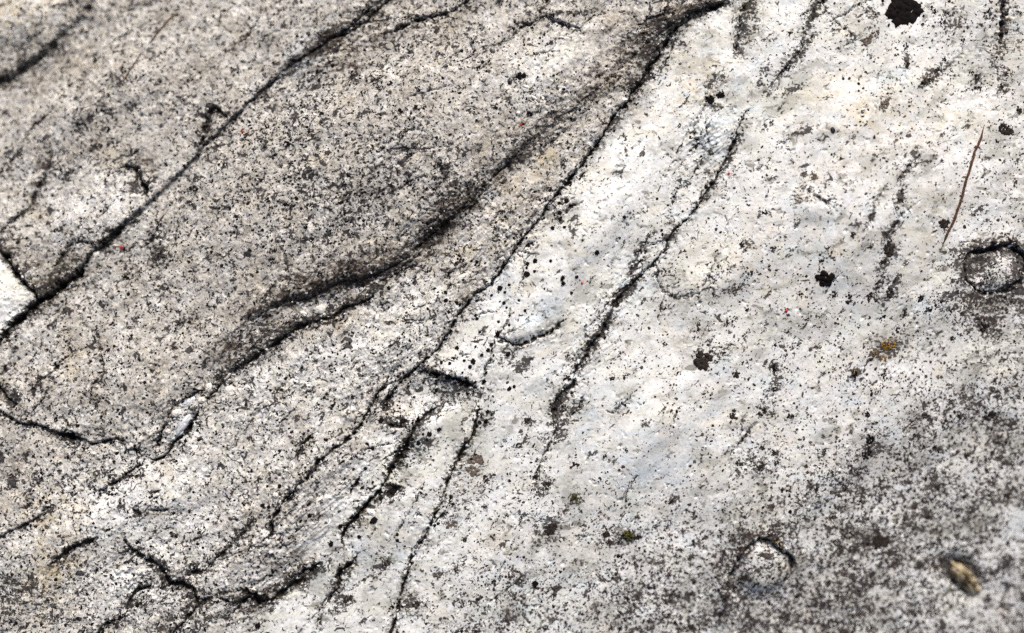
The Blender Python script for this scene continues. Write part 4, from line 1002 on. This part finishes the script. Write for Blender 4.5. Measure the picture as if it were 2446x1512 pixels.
def mite_mesh():
    V, F = [], []
    na, nl = 12, 7
    for i in range(nl + 1):
        ph = math.pi * i / nl
        for j in range(na):
            th = 2 * math.pi * j / na
            w = .42 * (1 - .18 * math.cos(ph)) * math.sin(ph)
            V.append((-.62 * math.cos(ph), w * math.cos(th), .34 + .34 * math.sin(ph) * math.sin(th)))
    for i in range(nl):
        for j in range(na):
            F.append((i * na + j, (i + 1) * na + j, (i + 1) * na + (j + 1) % na, i * na + (j + 1) % na))
    for sd in (-1, 1):
        for x, sp in ((.42, .55), (.2, .2), (-.12, -.15), (-.38, -.5)):
            pts = [(x, sd * .28, .32), (x + sp * .4, sd * .62, .5), (x + sp * .8, sd * .95, .0)]
            b = len(V)
            for k, p in enumerate(pts):
                r = (.09, .07, .03)[k]
                V += [(p[0] + r, p[1], p[2]), (p[0] - r * .5, p[1], p[2] + r), (p[0] - r * .5, p[1], p[2] - r)]
            for k in range(2):
                for j in range(3):
                    F.append((b + k * 3 + j, b + k * 3 + (j + 1) % 3, b + k * 3 + 3 + (j + 1) % 3, b + k * 3 + 3 + j))
    me = bpy.data.meshes.new('red_mite'); me.from_pydata(V, [], F)
    me.polygons.foreach_set('use_smooth', np.ones(len(F), bool)); me.materials.append(M_RED); me.update()
    return me
mm = mite_mesh()
for (x, y, s, an, lab_) in [(582,316,4.2,40,'red mite on the big slab near the upper left crack'), (289,590,6.2,20,'red mite beside the dark part of the upper left crack'),
        (1245,299,4.2,0,'red mite near the top on the brown stained slab edge'), (1740,415,5.0,-30,'red mite beside the crack through the white slab'),
        (1876,742,6.0,-30,'red mite on the speckled white rock below the round black blot'), (1390,676,4.0,-20,'dull red mite on the white rock among black beads')]:
    wx, wy = to_world(x, y); z = height(np.array([float(wx)]), np.array([float(wy)]))[0]
    o = link('red_mite', mm); o.location = (float(wx), float(wy), float(z) + .0001); o.scale = (s * K,) * 3; o.rotation_euler = (0, 0, R(an))
    tag(o, lab_, 'mite', 'red mites')

# ------------------------------------------------------------------ countless small lichen specks
def speck_field(name, n, mat, label, prob, size, flat=1.0):
    gx = rng.uniform(-160, 2606, n * 12); gy = rng.uniform(-140, 1652, n * 12)
    p = prob(gx, gy)
    keep = np.nonzero(rng.random(len(gx)) < p)[0][:n]
    gx, gy = gx[keep], gy[keep]; n = len(gx); m = 7
    s = size(n)
    th = (np.arange(m) / m * 2 * np.pi)[None] + rng.random((n, 1)) * 6.28
    rr = s[:, None] * (1 + .38 * (rng.random((n, m)) - .5) * 2)
    st = rng.uniform(.55, 1.0, (n, 1)); ang = R(38) + rng.normal(0, .6, (n, 1))
    u = rr * np.cos(th); v = rr * np.sin(th) * st
    X = gx[:, None] + np.concatenate([np.zeros((n, 1)), u * np.cos(ang) + v * np.sin(ang)], 1)
    Y = gy[:, None] + np.concatenate([np.zeros((n, 1)), -u * np.sin(ang) + v * np.cos(ang)], 1)
    wx, wy = to_world(X.ravel(), Y.ravel())
    z = height(wx, wy).reshape(n, m + 1)
    z[:, 0] += .00012 * flat * s; z[:, 1:] += .00004
    co = np.stack([wx, wy, z.ravel()], 1)
    b = (np.arange(n) * (m + 1))[:, None]; k = np.arange(m)[None]
    tri = np.stack([np.broadcast_to(b, (n, m)), b + 1 + (k + 1) % m, b + 1 + k], -1).reshape(-1, 3)
    o = link(name, quads_to_mesh(name, co, tri, mat))
    return tag(o, label, 'lichen', kind='stuff')
def p_black(x, y):
    s = sample(SPECK, x, y); b = sample(BROWN, x, y)
    return np.clip((s - .24) * 1.25, 0.0, 1) ** 1.3 * (1 - .75 * b) * np.clip(.6 + .9 * fbm(x / 38, y / 38, 2, 120), .05, 1.5)
def p_brown(x, y):
    s = sample(SPECK, x, y); b = sample(BROWN, x, y)
    return np.clip(s * 1.5, 0, 1) * b * np.clip(.55 + .9 * fbm(x / 45, y / 45, 2, 130), .08, 1.5)
def p_crack(x, y):
    d = np.zeros_like(x)
    for ox, oy in ((0, 0), (9, 0), (-9, 0), (0, 9), (0, -9)):
        d = np.maximum(d, sample(DIRT_SHADE, x + ox, y + oy))
    return np.clip(d - .25, 0, 1) * .8
speck_field('black_lichen_specks', 15000, M_BLACK, 'countless tiny black lichen specks all over the grey slabs', p_black, lambda n: np.clip(rng.lognormal(.62, .42, n), .9, 5))
speck_field('brown_lichen_specks', 14000, M_BROWNSP, 'countless tiny brown lichen specks over the lower right rock', p_brown, lambda n: np.clip(rng.lognormal(.68, .38, n), 1.0, 4.5))
speck_field('crack_lichen_specks', 3000, M_BLACK, 'black lichen crumbs crowded along the cracks', p_crack, lambda n: np.clip(rng.lognormal(.9, .4, n), 1, 5))

def p_grit(x, y):
    d = np.zeros_like(x)
    for ox, oy in ((0, 0), (16, 0), (-16, 0), (0, 16), (0, -16)):
        d = np.maximum(d, sample(HALO, x + ox, y + oy))
    return np.clip(d - .35, 0, 1) * .5
speck_field('pale_grit', 1500, M_PALE, 'pale crumbs of stone caught along the cracks', p_grit, lambda n: np.clip(rng.lognormal(.75, .45, n), 1, 5), 5.0)
bpy.data.objects['pale_grit']['category'] = 'grit'
